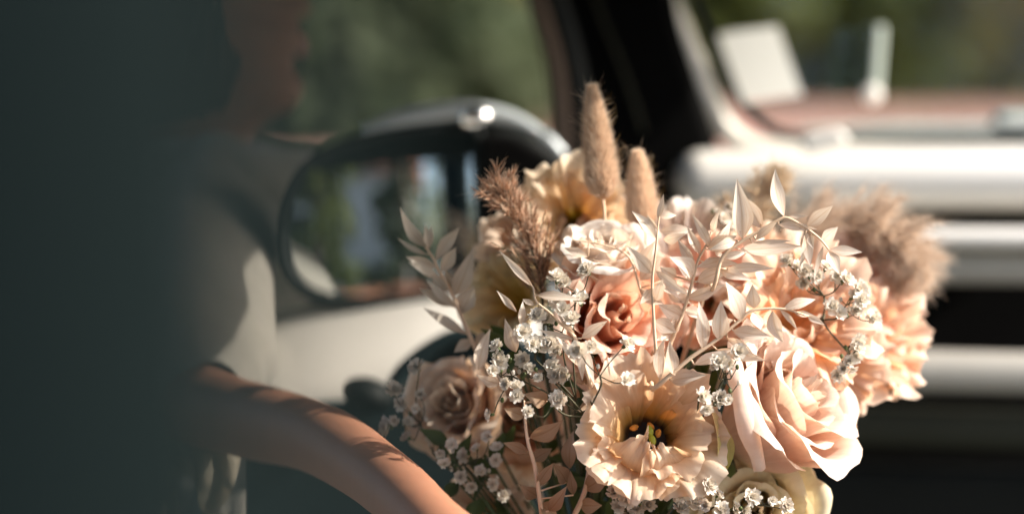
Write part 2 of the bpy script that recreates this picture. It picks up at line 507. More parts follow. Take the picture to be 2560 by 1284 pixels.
kinds = [(1, 'dense mid green shrub on the far side of the pink paving'), (0, 'dark evergreen shrub behind the pink paving'),
         (2, 'sunlit yellow-green bush beyond the pink paving'), (3, 'grey-green shrub beyond the door mirror')]
def ppos(px, Y):          # ground position seen at photo column px, Y metres away
    v = at(px, 642, 1) - CAM_LOC
    return v.x / v.y * Y
rows = [  # px, distance, height, radius, kind, label
    (430, 22, 4.5, 2.0, 1, 'green shrub seen behind the bride\'s face'),
    (800, 21, 3.0, 1.3, 3, 'grey-green shrub just right of the bride\'s face'),
    (1080, 22, 2.6, 1.2, 3, 'grey-green shrub above the middle of the door mirror'),
    (930, 34, 6.5, 2.6, 0, 'dark tall evergreen behind the grey-green shrubs'),
    (1290, 31, 4.6, 1.0, 2, 'yellow-green sunlit bush between mirror and black pillar'),
    (1180, 35, 6.0, 2.4, 1, 'green tree above the chrome cap of the mirror'),
    (1540, 33, 6.5, 2.2, 0, 'dark evergreen hidden behind the black windscreen pillar'),
    (1860, 32, 6.0, 1.9, 1, 'bright green tree behind the white card on the windscreen'),
    (2080, 34, 6.5, 1.7, 0, 'dark evergreen between the white card and the clear holder'),
    (2250, 32, 6.0, 1.6, 1, 'mid green tree right of the clear holder on the glass'),
    (2430, 34, 6.5, 1.9, 0, 'dark evergreen near the right end of the windscreen'),
    (2590, 31, 5.0, 1.1, 2, 'yellow bush at the right end of the windscreen'),
    (2720, 33, 6.5, 2.4, 1, 'green tree past the right end of the windscreen')]
for i, (px, Y, h, rad, kd, lab) in enumerate(rows):
    Y = Y if Y < 25 else 28.5 + (Y - 30) * 0.5
    tree(ppos(px, Y), Y, h * 0.6, rad, 0.0, GM[kd], lab, 'shrub' if h < 5.1 else 'tree', 'shrub' if h < 5.1 else 'tree', seed=40 + i, n=1700)
# closing hedge behind them
def hedge(name, p0, p1, h, th, mat, label, n, seed, leaf=0.3):
    r_ = random.Random(seed)
    p0, p1 = Vector(p0), Vector(p1)
    t = thing(name, label, 'hedge', p0)
    dr = (p1 - p0); ln = dr.length; dr.normalize(); nr = Vector((-dr.y, dr.x, 0))
    core = MB()
    cs = []
    nn = 40
    for i in range(nn + 1):
        c = p0.lerp(p1, i / nn)
        for (a, z) in ((-0.35, 0.0), (-0.4, h * 0.5), (-0.25, h * 0.93), (0.25, h * 0.93), (0.4, h * 0.5), (0.35, 0.0)):
            cs.append(c + nr * a * th * (1 + 0.2 * noise.noise(c * 0.7)) + Vector((0, 0, z)))
    F = []
    for i in range(nn):
        for k in range(5):
            F.append((i * 6 + k, i * 6 + k + 1, (i + 1) * 6 + k + 1, (i + 1) * 6 + k))
    core.add(cs, F)
    core.build('branches', GM[0], t)
    mb = MB()
    for k in range(n):
        s = r_.uniform(0, ln); z = r_.uniform(0, h) ; a = r_.choice((-1, 1)) * th * 0.5 * r_.uniform(0.8, 1.1)
        if r_.random() < 0.2: z = h; a = r_.uniform(-.5, .5) * th
        p = p0 + dr * s + nr * a + Vector((0, 0, z + 0.15 * noise.noise(Vector((s, z, 0)))))
        nrm = (nr * (1 if a > 0 else -1) + Vector((r_.gauss(0, .5), r_.gauss(0, .5), r_.gauss(0, .5) + .3))).normalized()
        u = nrm.orthogonal().normalized(); u.rotate(Matrix.Rotation(r_.uniform(0, 6.28), 3, nrm)); v = nrm.cross(u)
        L = leaf * r_.uniform(.5, 1.2)
        mb.add([p - u * L, p - v * L * .5, p + u * L, p + v * L * .5], [(0, 1, 2, 3)], [(0.5, r_.random())] * 4)
    mb.build('foliage', mat, t, smooth=False)
hedge('hedge', (-16, 33, 0), (22, 33, 0), 7.5, 2.5, GM[1], 'tall dense green hedge closing the view behind the trees', 5000, 3)

# what stands behind the viewer and shows only in the door mirror
def house():
    t = thing('house', 'pale rendered house with dark windows, seen only in the door mirror', 'house', (-4.5, -14, 0))
    wall = solid('pale_render', (0.62, 0.60, 0.55), 0.9)
    roofm = solid('red_roof_tile', (0.22, 0.08, 0.05), 0.85)
    def box(name, x0, x1, y0, y1, z0, z1, m, par, bev=0.01):
        bm = bmesh.new()
        bmesh.ops.create_cube(bm, size=1)
        for v in bm.verts:
            v.co = Vector((x0 + (v.co.x + .5) * (x1 - x0), y0 + (v.co.y + .5) * (y1 - y0), z0 + (v.co.z + .5) * (z1 - z0)))
        bmesh.ops.bevel(bm, geom=list(bm.edges), offset=bev, segments=1, affect='EDGES')
        me = bpy.data.meshes.new(name); bm.to_mesh(me); bm.free()
        return link_mesh(name, me, par, m)
    box('wall', -9, -2.4, -19, -14, 0, 3.6, wall, t)
    mb = MB()
    mb.add([(-9.4, -19.4, 3.6), (-2, -19.4, 3.6), (-2, -13.6, 3.6), (-9.4, -13.6, 3.6), (-9.4, -16.5, 5.6), (-2, -16.5, 5.6)],
           [(0, 1, 5, 4), (3, 4, 5, 2), (0, 4, 3), (1, 2, 5), (0, 3, 2, 1)])
    mb.build('roof', roofm, t, smooth=False)
    for x in (-7.9, -5.9):
        f = box('window', x - 0.55, x + 0.55, -14.02, -13.93, 1.0, 2.3, M['cream_paint'], t)
        box('pane', x - 0.46, x + 0.46, -13.94, -13.91, 1.08, 2.22, M['rubber'], f)
house()
tree(-0.6, -12.5, 6, 1.8, 0.9, GM[1], 'green tree beside the house behind the car, seen in the mirror', leaf=0.16, n=1500, seed=90, group='trees behind the car')
tree(-3.5, -8.5, 4.5, 1.0, 0.4, GM[1], 'leafy tree in front of the pale house behind the car, seen in the mirror', leaf=0.13, n=2200, seed=92, group='trees behind the car')
tree(-1.7, -9.5, 5, 0.8, 0.3, GM[0], 'slim dark tree in front of the house end behind the car, seen in the mirror', leaf=0.13, n=2200, seed=93, group='trees behind the car')
tree(2.8, -15, 7, 2.4, 0.6, GM[0], 'dark tree right of the house behind the car, seen in the mirror', leaf=0.18, n=1500, seed=91, group='trees behind the car')

# ------------------------------------------------------------------ the car
car = thing('vintage_car', 'white vintage car with black pillars, rounded cream dashboard bars and chrome mirror', 'car', at(1900, 900, 1.95) * 1.0)
def swept(name, pxs, d, rad, mat, sx=1.0, n=40, seg=12, parent=car):
    mb = MB()
    tube(mb, catmull([at(x, y, dd) for x, y, dd in [(p[0], p[1], p[2] if len(p) > 2 else d) for p in pxs]], n), rad, seg, sx, up=cv(0, 0, 1))
    return mb.build(name, mat, parent)

# black windscreen pillar with door edge and tan piping
slab('pillar_trim', [(1470, -260), (1655, -260), (1700, 60), (1765, 260), (1820, 420), (1830, 560), (1400, 620), (1412, 300), (1396, 60), (1370, -260)], 1.90, 0.10, M['black'], car, 0.012)
swept('pillar_piping', [(1270, -260), (1340, 0), (1385, 160), (1402, 300), (1408, 430)], 1.86, 0.0075, M['tan'])
swept('door_seal', [(1310, -260), (1385, 0), (1432, 170), (1452, 330), (1450, 520)], 1.87, 0.010, M['rubber'])
swept('pillar_seam', [(1420, -260), (1490, 0), (1560, 180), (1610, 330)], 1.893, 0.0016, M['olive_dark'])
# windscreen frame, seal, glass
swept('windscreen_frame', [(1560, -260), (1668, 0), (1722, 130), (1768, 250), (1820, 330), (1895, 372), (2050, 385), (2300, 392), (2760, 392)], 1.96, 0.0125, M['cream_paint'], sx=0.8)
swept('windscreen_seal', [(1630, -260), (1738, 0), (1786, 130), (1838, 240), (1890, 300), (1960, 336), (2100, 348), (2400, 350), (2760, 348)], 1.965, 0.0042, M['rubber'])
slab('windscreen_glass', [(1640, -300), (2780, -300), (2780, 346), (2100, 346), (1960, 334), (1890, 298), (1838, 238), (1786, 128)], 1.972, 0.004, M['glass'], car, 0)
# dashboard: stacked bars on a black backing
slab('dashboard_backing', [(1560, 470), (2900, 470), (2900, 1500), (1560, 1500)], 2.02, 0.05, M['black'], car, 0.005)
rbox('dashboard_top', 1690, 2900, 372, 520, 1.86, 0.15, M['white_paint'], car, 0.0225)
rbox('dashboard_lip', 1625, 2880, 492, 530, 1.90, 0.05, M['cream_paint'], car, 0.005)
rbox('upper_trim_bar', 2050, 2880, 566, 618, 1.84, 0.03, M['white_paint'], car, 0.0075, 6)
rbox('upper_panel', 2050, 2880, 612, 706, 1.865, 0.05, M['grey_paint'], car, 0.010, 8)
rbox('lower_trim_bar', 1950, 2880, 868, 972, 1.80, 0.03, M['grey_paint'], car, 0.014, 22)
rbox('glovebox_panel', 1900, 2880, 1012, 1110, 1.82, 0.05, M['olive_dark'], car, 0.012, 30)
rbox('kick_panel', 1900, 2880, 1160, 1420, 1.84, 0.06, solid('dark_grey_panel', (0.009, 0.010, 0.009), 0.8, spec=0.06), car, 0.012, 30)
# tab in white paint standing for a chrome highlight; cowl over the dashboard
slab('white_glint_tab', [(2000, 345), (2100, 318), (2130, 352), (2016, 384)], 1.835, 0.012, M['white_paint'], car, 0.004)
slab('bonnet_cowl', [(1930, 350), (2800, 344), (2800, 304), (2480, 306), (2200, 308), (2020, 318)], 2.25, 0.2, M['cream_paint'], car, 0.006)
wp = swept('wiper_arm', [(2240, 352), (2420, 346), (2600, 343), (2780, 343)], 2.02, 0.0035, M['rubber'])
slab('wiper_pivot', [(2488, 282), (2600, 278), (2610, 322), (2496, 330)], 2.10, 0.03, M['white_paint'], car, 0.008)
def tilt_back(o, pivot, k):
    # lean the sheet with the sloping screen: higher points lie farther away, staying on their line of sight is not kept
    for v in o.data.vertices:
        dz = v.co.z - pivot.z
        v.co.y += dz * k
        v.co.z += dz * 0.10
# card and clear holder on the windscreen
card = slab('paper_card', [(1796, 98), (1948, 82), (2006, 238), (1858, 256)], 1.935, 0.0012, M['paper'], None, 0)
tilt_back(card, at(1900, 240, 1.935), 0.25)
tag(card, 'blank white paper card stuck inside the windscreen', 'card')
hold = thing('permit_holder', 'clear plastic permit holder with a bright strip and round sucker on the windscreen', 'holder', at(2150, 200, 1.955))
hp = solid('clear_plastic', (0.55, 0.62, 0.55), 0.2)
pm = glass_mat('holder_plastic', (0.78, 0.84, 0.76))
slab('plate', [(2085, 75), (2190, 62), (2186, 236), (2080, 244)], 1.955, 0.002, pm, hold, 0)
slab('strip', [(2190, 62), (2216, 66), (2204, 222), (2180, 226)], 1.952, 0.004, hp, hold, 0.0012)
mb = MB(); ellipsoid(mb, at(2180, 236, 1.948), [cv(0.0085, 0, 0), cv(0, 0.0085, 0), cv(0, 0, 0.004)], 18, 10); mb.build('glint', M['white_paint'], hold)  # white blob painted in for a round highlight

# door: pale inner skin, dark card below with a curved top, dark grab handle
def door_skin():
    top = catmull([Vector((480, 850, 0)), Vector((700, 775, 0)), Vector((900, 735, 0)), Vector((1120, 700, 0)), Vector((1350, 690, 0))], 30)
    rows_ = [(0, 1.90, 0), (6, 1.865, 0), (30, 1.84, 0), (80, 1.80, 0), (140, 1.765, 0), (200, 1.74, 0), (250, 1.73, 0), (420, 1.73, 0), (420, 1.80, 0)]
    V, F = [], []
    for (dy, d, _) in rows_:
        for p in top: V.append(at(p.x, p.y + dy, d - 0.11))
    n = len(top)
    for i in range(len(rows_) - 1):
        for k in range(n - 1):
            F.append((i * n + k, i * n + k + 1, (i + 1) * n + k + 1, (i + 1) * n + k))
    mesh_obj('door_skin', V, F, M['white_paint'], car)
door_skin()
slab('door_card', [(600, 1060), (700, 1010), (880, 1000), (960, 992), (1010, 925), (1085, 868), (1165, 838), (1300, 850), (1500, 900), (1700, 960), (1900, 960), (1900, 1560), (600, 1560)], 1.605, 0.06, M['teal_dark'], car, 0.008, 4)
swept('door_card_piping', [(880, 1003), (960, 990), (1010, 924), (1085, 867), (1165, 838), (1300, 850)], 1.60, 0.006, M['teal_dark'])
hb = MB(); ellipsoid(hb, at(915, 985, 1.585), [cv(0.017, -0.004, 0), cv(0.002, 0.011, 0), cv(0, 0, 0.02)], 18, 12)
hb.build('door_handle', M['rubber'], car)
# unseen roof sheet added to shade the bride, its edge stepped to steer sunlight
def shade_edge(y):
    f = lambda a, b: (lambda t: t * t * (3 - 2 * t))(max(0.0, min(1.0, (y - a) / (b - a))))
    return 0.19 + 0.22 * f(1.70, 1.78) - 0.08 * f(1.855, 1.89) + 0.06 * (1 - f(1.50, 1.62))
def roof():
    mb = MB()
    V, F = [], []
    nx, ny = 14, 42
    for layer in (0, 1):
        for i in range(nx + 1):
            for j in range(ny + 1):
                y = 0.55 + 2.1 * j / ny
                x = -0.62 + (0.62 + shade_edge(y)) * i / nx
                z = CAM_LOC.z + 0.115 - 0.05 * (x / 0.6) ** 2 - 0.02 * ((y - 1.6) / 1.0) ** 2 + layer * 0.012 + 0.003 * math.sin(y * 9)
                V.append(Vector((x, y, z)))
    w_ = (nx + 1) * (ny + 1)
    for i in range(nx):
        for j in range(ny):
            a = i * (ny + 1) + j
            F.append((a, a + 1, a + ny + 2, a + ny + 1)); F.append((w_ + a, w_ + a + ny + 1, w_ + a + ny + 2, w_ + a + 1))
    mb.add(V, F)
    mb.build('roof', M['pillar'], car)
    e = MB(); tube(e, [Vector((shade_edge(0.55 + 0.05 * j), 0.55 + 0.05 * j, CAM_LOC.z + 0.105 + 0.003 * math.sin(j * .4))) for j in range(43)], 0.011, 14, up=(0, 0, 1))
    e.build('shade_roll', M['pillar'], car)
roof()
# post added close to the lens; its blur makes the dark fade at left
def fade_post():
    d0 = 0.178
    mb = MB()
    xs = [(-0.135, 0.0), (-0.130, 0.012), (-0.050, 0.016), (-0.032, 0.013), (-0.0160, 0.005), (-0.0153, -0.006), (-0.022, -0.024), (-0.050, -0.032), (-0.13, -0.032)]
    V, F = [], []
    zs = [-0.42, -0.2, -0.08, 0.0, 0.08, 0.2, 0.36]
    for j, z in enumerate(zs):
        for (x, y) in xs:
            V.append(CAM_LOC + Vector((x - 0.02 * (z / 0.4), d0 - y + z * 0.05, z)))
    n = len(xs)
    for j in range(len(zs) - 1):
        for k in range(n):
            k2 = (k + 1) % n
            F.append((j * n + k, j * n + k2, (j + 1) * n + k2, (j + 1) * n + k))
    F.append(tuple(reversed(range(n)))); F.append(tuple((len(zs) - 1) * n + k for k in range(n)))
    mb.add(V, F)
    mb.build('dark_fade_post', M['pillar'], car)
fade_post()

# door mirror, a thing of its own bolted to the door
mir = thing('door_mirror', 'rounded chrome-capped door mirror with a dark rim, reflecting a pale house', 'mirror', at(1300, 600, 1.72))
outl = [(1196, 322), (1050, 326), (900, 348), (800, 384), (738, 440), (702, 520), (692, 610), (708, 680), (752, 728), (830, 752), (920, 754), (1040, 742), (1196, 716)]
slab('housing', [(1420, 400), (1330, 330), (1220, 296), (1110, 294), (980, 312), (860, 346), (760, 396), (700, 470), (676, 560), (680, 660), (716, 728), (790, 768), (920, 774), (1080, 764), (1240, 740), (1420, 700)], 1.735, 0.07, M['rubber'], mir, 0.010, 5)
def convex_glass():
    ctr = Vector((955, 545))
    cen = at(955, 545, 1.729)
    n_ax = cv(-0.06, -0.030, 1).normalized()
    X = cv(1, 0, 0); X = (X - n_ax * X.dot(n_ax)).normalized(); Y = n_ax.cross(X)
    pts = []
    P = catmull([Vector((x, y, 0)) for x, y in outl + [outl[0]]], 64)[:-1]
    V, F = [], []
    rings = 8
    Rc = 0.9
    for k in range(rings + 1):
        q = k / rings
        for p in P:
            w = (at(p.x, p.y, 1.729) - cen) * 0.96 * q
            x, y = w.dot(X), w.dot(Y)
            V.append(cen + X * x + Y * y - n_ax * ((x * x + y * y) / (2 * Rc)) + n_ax * 0.009)
    m = len(P)
    for k in range(rings):
        for i in range(m):
            i2 = (i + 1) % m
            F.append((k * m + i, k * m + i2, (k + 1) * m + i2, (k + 1) * m + i) if k else (i, (1) * m + i2, (1) * m + i, (1) * m + i)[:3])
    F = [tuple(f) for f in F]
    return mesh_obj('mirror_glass', V, F, M['mirror'], mir)
convex_glass()
swept('rim', [(x, y) for x, y in outl] + [outl[0]], 1.722, 0.0038, M['rubber'], n=90, parent=mir)
slab('inner_cover', [(1192, 330), (1290, 340), (1390, 400), (1420, 470), (1420, 700), (1300, 726), (1192, 724)], 1.716, 0.03, M['black'], mir, 0.006)
swept('chrome_cap', [(900, 328), (1000, 298), (1120, 279), (1200, 280), (1290, 300), (1360, 340), (1408, 388)], 1.725, lambda q: 0.003 + 0.0048 * math.sin(PI * min(1, q * 1.15 + 0.05)) if q < 0.83 else 0.004 + 0.003 * (1 - q), M['silver'], n=50, parent=mir)
mb = MB(); ellipsoid(mb, at(1187, 292, 1.712), [cv(0.012, 0, 0), cv(0, 0.008, 0), cv(0, 0, 0.008)], 24, 16); mb.build('cap_glint_bump', M['chrome'], mir)  # chrome bump added on the cap to catch a sun glint

# ------------------------------------------------------------------ the bride
def loft(mb, rings, seg=28):
    """rings: (centre, ax, ay, pinch) in world; ax, ay Vector half axes; a ring of points given by a function"""
    V, F = [], []
    for fn in rings:
        for k in range(seg):
            V.append(fn(2 * PI * k / seg))
    for j in range(len(rings) - 1):
        for k in range(seg):
            k2 = (k + 1) % seg
            F.append((j * seg + k, j * seg + k2, (j + 1) * seg + k2, (j + 1) * seg + k))
    F.append(tuple(reversed(range(seg)))); F.append(tuple((len(rings) - 1) * seg + k for k in range(seg)))
    mb.add(V, F)

PD = 2.0
bride = thing('person', 'bride in a high-necked ivory dress facing right, forearm reaching to the bouquet', 'person', at(600, 1500, PD))
FW = cv(1, 0, 0.12).normalized(); UPV = cv(0, 1, 0); SD = FW.cross(UPV)   # facing, up, side
def head_rings():
    # row, front column (profile), back column, half width in m, nose pinch
    prof = [(-520, 470, 380, 0.012, 0), (-510, 540, 300, 0.035, 0), (-470, 620, 210, 0.058, 0), (-400, 690, 150, 0.070, 0), (-300, 722, 125, 0.076, 0), (-210, 730, 120, 0.078, 0),
            (-150, 728, 125, 0.077, 0.1), (-120, 718, 130, 0.075, 0.3), (-80, 724, 140, 0.073, 0.6), (-40, 742, 150, 0.071, 0.9), (-5, 758, 165, 0.069, 1), (22, 784, 180, 0.067, 1), (42, 764, 190, 0.066, 1),
            (58, 724, 200, 0.064, 0.7), (78, 738, 215, 0.062, 0.25), (96, 757, 225, 0.060, 0.2), (110, 736, 232, 0.059, 0.2), (124, 752, 240, 0.057, 0.2), (140, 738, 248, 0.055, 0.2), (160, 708, 256, 0.053, 0.1), (190, 732, 264, 0.050, 0.1),
            (220, 752, 270, 0.046, 0.1), (250, 742, 274, 0.042, 0.1), (275, 715, 276, 0.040, 0), (300, 655, 276, 0.045, 0), (340, 610, 272, 0.052, 0), (390, 600, 262, 0.058, 0), (430, 615, 250, 0.075, 0), (480, 680, 220, 0.12, 0),
            (560, 740, 210, 0.165, 0), (700, 770, 215, 0.165, 0), (900, 760, 240, 0.145, 0), (1100, 720, 270, 0.125, 0), (1300, 760, 230, 0.15, 0), (1500, 780, 200, 0.17, 0)]
    out = []
    for (y, xf, xb, hw, pin) in prof:
        c = at((xf + xb) / 2, y, PD)
        a = (xf - xb) / 2 * K * PD
        def fn(t, c=c, a=a, hw=hw, pin=pin):
            ct, st = math.cos(t), math.sin(t)
            fx = ct
            # the nose: pull everything but the centre line back
            if ct > 0.55 and pin > 0:
                fx = ct - pin * 0.16 * min(1.0, abs(st) / 0.30)
            w_ = hw * (abs(st) ** 0.85) * (1 if st > 0 else -1)
            return c + FW * (a * fx) + SD * w_
        out.append(fn)
    return out

def limb(mb, pts, radii, n=24, seg=16):
    P = catmull(pts, n)
    m = len(radii) - 1
    def r(q):
        t = q * m; k = min(int(t), m - 1); f = t - k
        f = f * f * (3 - 2 * f)
        return radii[k] * (1 - f) + radii[k + 1] * f
    tube(mb, P, r, seg)
    ellipsoid(mb, P[0], [cv(r(0), 0, 0), cv(0, r(0), 0), cv(0, 0, r(0))], 12, 8)
    ellipsoid(mb, P[-1], [cv(r(1), 0, 0), cv(0, r(1), 0), cv(0, 0, r(1))], 12, 8)

body = MB()
loft(body, head_rings(), 40)
SH = at(500, 560, 1.86); EL = at(430, 1000, 1.56); WR = at(1165, 1392, 1.20); 
limb(body, [SH, at(440, 760, 1.74), EL], [0.048, 0.042, 0.036])
limb(body, [EL, at(610, 1048, 1.46), at(800, 1098, 1.36), at(960, 1200, 1.28), at(1080, 1310, 1.22), WR], [0.028, 0.0235, 0.0205, 0.0180, 0.0165, 0.0185])
# far arm rests along the side
limb(body, [at(480, 540, 2.16), at(500, 800, 2.2), at(560, 1050, 2.14)], [0.046, 0.04, 0.034])
limb(body, [at(560, 1050, 2.14), at(700, 1250, 2.0), at(800, 1400, 1.9)], [0.033, 0.026, 0.02])
# hand closed round the stems (stems pass at BIND)
BIND = at(1500, 1620, 1.36)
hand_c = at(1275, 1470, 1.215)
limb(body, [WR, at(1215, 1425, 1.195), at(1290, 1480, 1.20), at(1360, 1530, 1.215)], [0.020, 0.022, 0.026, 0.022], 12)
limb(body, [at(1230, 1470, 1.22), at(1300, 1540, 1.225), at(1350, 1590, 1.24)], [0.020, 0.022, 0.018], 10)
fing = [((1370, 1490), 0.95, 0), ((1385, 1545), 1.05, 1), ((1380, 1600), 1.0, 2), ((1355, 1650), 0.82, 3)]
for (p0, ln, k) in fing:
    x, y = p0
    limb(body, [at(x, y, 1.225), at(x + 110 * ln, y + 10, 1.215), at(x + 190 * ln, y + 25, 1.25), at(x + 195 * ln, y + 32, 1.30)], [0.0098, 0.0092, 0.0086, 0.0075], 14, 10)
limb(body, [at(1260, 1430, 1.24), at(1330, 1425, 1.27), at(1400, 1440, 1.30), at(1450, 1462, 1.315)], [0.012, 0.011, 0.0105, 0.009], 12, 10)
bo = body.build('body', M['skin'], bride)
rm = bo.modifiers.new('remesh', 'REMESH'); rm.mode = 'VOXEL'; rm.voxel_size = 0.0036; rm.use_smooth_shade = True
sm_ = bo.modifiers.new('smooth', 'SMOOTH'); sm_.iterations = 2; sm_.factor = 0.5
# lips, eyes, ear
mb = MB()
for (y0, r_) in ((106, 0.0042), (122, 0.0050)):
    tube(mb, catmull([at(716, y0 + 4, PD) + SD * s * 0.020 + FW * 0.0 for s in (-1,)] + [at(740, y0, PD) + SD * -0.010, at(744, y0, PD), at(740, y0, PD) + SD * 0.010] + [at(716, y0 + 4, PD) + SD * 0.020], 12), lambda q, r_=r_: r_ * math.sin(PI * (0.12 + 0.76 * q)), 8)
mb.build('lips', M['lips'], bride)
for s in (-1, 1):
    mb = MB(); ellipsoid(mb, at(672, -118, PD) + SD * s * 0.031, [FW * 0.012, UPV * 0.012, SD * 0.012], 14, 10)
    mb.build('eye', solid('eye_white', (0.6, 0.58, 0.55), 0.2), bride)
    mb = MB()
    tube(mb, catmull([at(455, -130, PD) + SD * s * 0.076, at(420, -170, PD) + SD * s * 0.084, at(385, -110, PD) + SD * s * 0.088, at(400, -20, PD) + SD * s * 0.084, at(440, 20, PD) + SD * s * 0.075], 16), 0.006, 8)
    mb.build('ear', M['skin'], bride)
# hair: cap, low knot, face-framing strands; cap front stands for the shaded cheek
mb = MB()
def hair_rings():
    prof = [(-545, 470, 330, 0.02), (-530, 570, 250, 0.05), (-480, 660, 170, 0.075), (-400, 700, 110, 0.086), (-300, 650, 85, 0.09), (-200, 600, 80, 0.092), (-100, 600, 90, 0.090), (0, 650, 110, 0.085), (90, 655, 140, 0.080), (190, 660, 180, 0.072), (285, 600, 220, 0.06), (330, 500, 260, 0.04)]
    out = []
    for (y, xf, xb, hw) in prof:
        c = at((xf + xb) / 2, y, PD); a = (xf - xb) / 2 * K * PD
        out.append(lambda t, c=c, a=a, hw=hw, y=y: c + FW * a * math.cos(t) + SD * hw * math.sin(t) + FW * 0.003 * math.sin(14 * t + y * 0.02))
    return out
loft(mb, hair_rings(), 48)
ellipsoid(mb, at(130, 60, PD), [FW * 0.05, UPV * 0.05, SD * 0.055], 20, 14)
for k in range(26):
    s = rnd.choice((-1, 1)) * rnd.uniform(0.062, 0.084)
    x0 = rnd.uniform(470, 600)
    tube(mb, catmull([at(x0, -380, PD) + SD * s * 0.95, at(x0 + rnd.uniform(-20, 60), -150, PD) + SD * s * 1.1, at(x0 + rnd.uniform(-60, 30), 60, PD) + SD * s, at(x0 + rnd.uniform(-90, 0), 260 + rnd.uniform(-60, 60), PD) + SD * s * 0.9], 12), lambda q: 0.0035 * (1 - 0.8 * q), 5)
mb.build('hair', M['hair'], bride)
# dress: collar, bodice, skirt
mb = MB()
def dress_rings():
    prof = [(356, 640, 320, 0.060, -1), (372, 700, 300, 0.078, 0), (384, 850, 330, 0.115, 0), (404, 890, 320, 0.150, 0), (460, 930, 300, 0.172, 0), (600, 935, 272, 0.178, 0), (740, 915, 285, 0.175, 0), (880, 900, 300, 0.16, 0),
            (1020, 870, 310, 0.145, 0), (1120, 860, 310, 0.14, 0), (1250, 900, 290, 0.16, 1), (1500, 1020, 230, 0.2, 1), (2000, 1250, 120, 0.28, 1), (3000, 1500, -150, 0.38, 1)]
    out = []
    for (y, xf, xb, hw, fl) in prof:
        c = at((xf + xb) / 2, y, PD); a = (xf - xb) / 2 * K * PD
        out.append(lambda t, c=c, a=a, hw=hw, fl=fl, y=y: c + (FW * a * math.cos(t) + SD * hw * math.sin(t)) * (1 + 0.012 * math.sin(9 * t + y * 0.004) + 0.03 * max(0, fl) * math.sin(22 * t)))
    return out
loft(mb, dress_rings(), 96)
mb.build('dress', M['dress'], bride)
# sleeve with a gathered cuff and hanging lace tails
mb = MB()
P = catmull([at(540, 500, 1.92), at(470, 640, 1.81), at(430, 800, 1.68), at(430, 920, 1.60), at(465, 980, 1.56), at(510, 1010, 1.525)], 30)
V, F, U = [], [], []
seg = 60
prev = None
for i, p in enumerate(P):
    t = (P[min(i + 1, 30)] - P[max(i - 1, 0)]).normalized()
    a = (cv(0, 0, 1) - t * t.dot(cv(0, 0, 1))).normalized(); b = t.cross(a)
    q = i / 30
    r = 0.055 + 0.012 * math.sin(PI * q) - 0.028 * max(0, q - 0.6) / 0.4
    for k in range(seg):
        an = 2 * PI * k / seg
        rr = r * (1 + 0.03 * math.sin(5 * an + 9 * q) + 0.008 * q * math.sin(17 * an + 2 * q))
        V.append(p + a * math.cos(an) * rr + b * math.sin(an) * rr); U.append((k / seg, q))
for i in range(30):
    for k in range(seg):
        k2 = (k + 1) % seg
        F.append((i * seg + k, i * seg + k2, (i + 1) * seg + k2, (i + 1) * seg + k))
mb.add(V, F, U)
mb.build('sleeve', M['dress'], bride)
for (pp, wd) in (([(560, 960), (470, 1000), (410, 1100), (350, 1180), (330, 1330)], 0.020), ([(600, 980), (540, 1060), (500, 1180), (470, 1200)], 0.020), ([(480, 940), (420, 960), (385, 1040), (372, 1180)], 0.018)):
    mb = MB()
    P = catmull([at(x, y, 1.54 - 0.0001 * (y - 900)) for x, y in pp], 24)
    V, F, U = [], [], []
    for i, p in enumerate(P):
        t = (P[min(i + 1, 24)] - P[max(i - 1, 0)]).normalized(); b = t.cross(cv(0.2, 0, 1)).normalized()
        for k in range(9):
            v = k / 4 - 1
            V.append(p + b * v * wd * (0.6 + 0.7 * i / 24) + cv(0, 0, 1) * 0.007 * math.sin(v * 7 + i * 0.5)); U.append((v * .5 + .5, i / 24))
    for i in range(24):
        for k in range(8):
            F.append((i * 9 + k, i * 9 + k + 1, (i + 1) * 9 + k + 1, (i + 1) * 9 + k))
    mb.add(V, F, U)
    mb.build('lace_tail', M['lace'], bride)
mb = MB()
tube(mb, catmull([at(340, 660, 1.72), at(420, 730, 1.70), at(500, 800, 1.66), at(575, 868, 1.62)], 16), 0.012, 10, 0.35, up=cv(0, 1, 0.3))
mb.build('dark_band', M['dark_band'], bride)  # plain dark band slanting across the sleeve

# ------------------------------------------------------------------ flower builders
def basis(axis, spin=0.0):
    z = axis.normalized()
    x = z.orthogonal().normalized()
    ref = cv(0, 1, 0)
    x = (ref - z * z.dot(ref))
    x = x.normalized() if x.length > 1e-3 else z.orthogonal().normalized()
    x.rotate(Matrix.Rotation(spin, 3, z))
    return x, z.cross(x), z

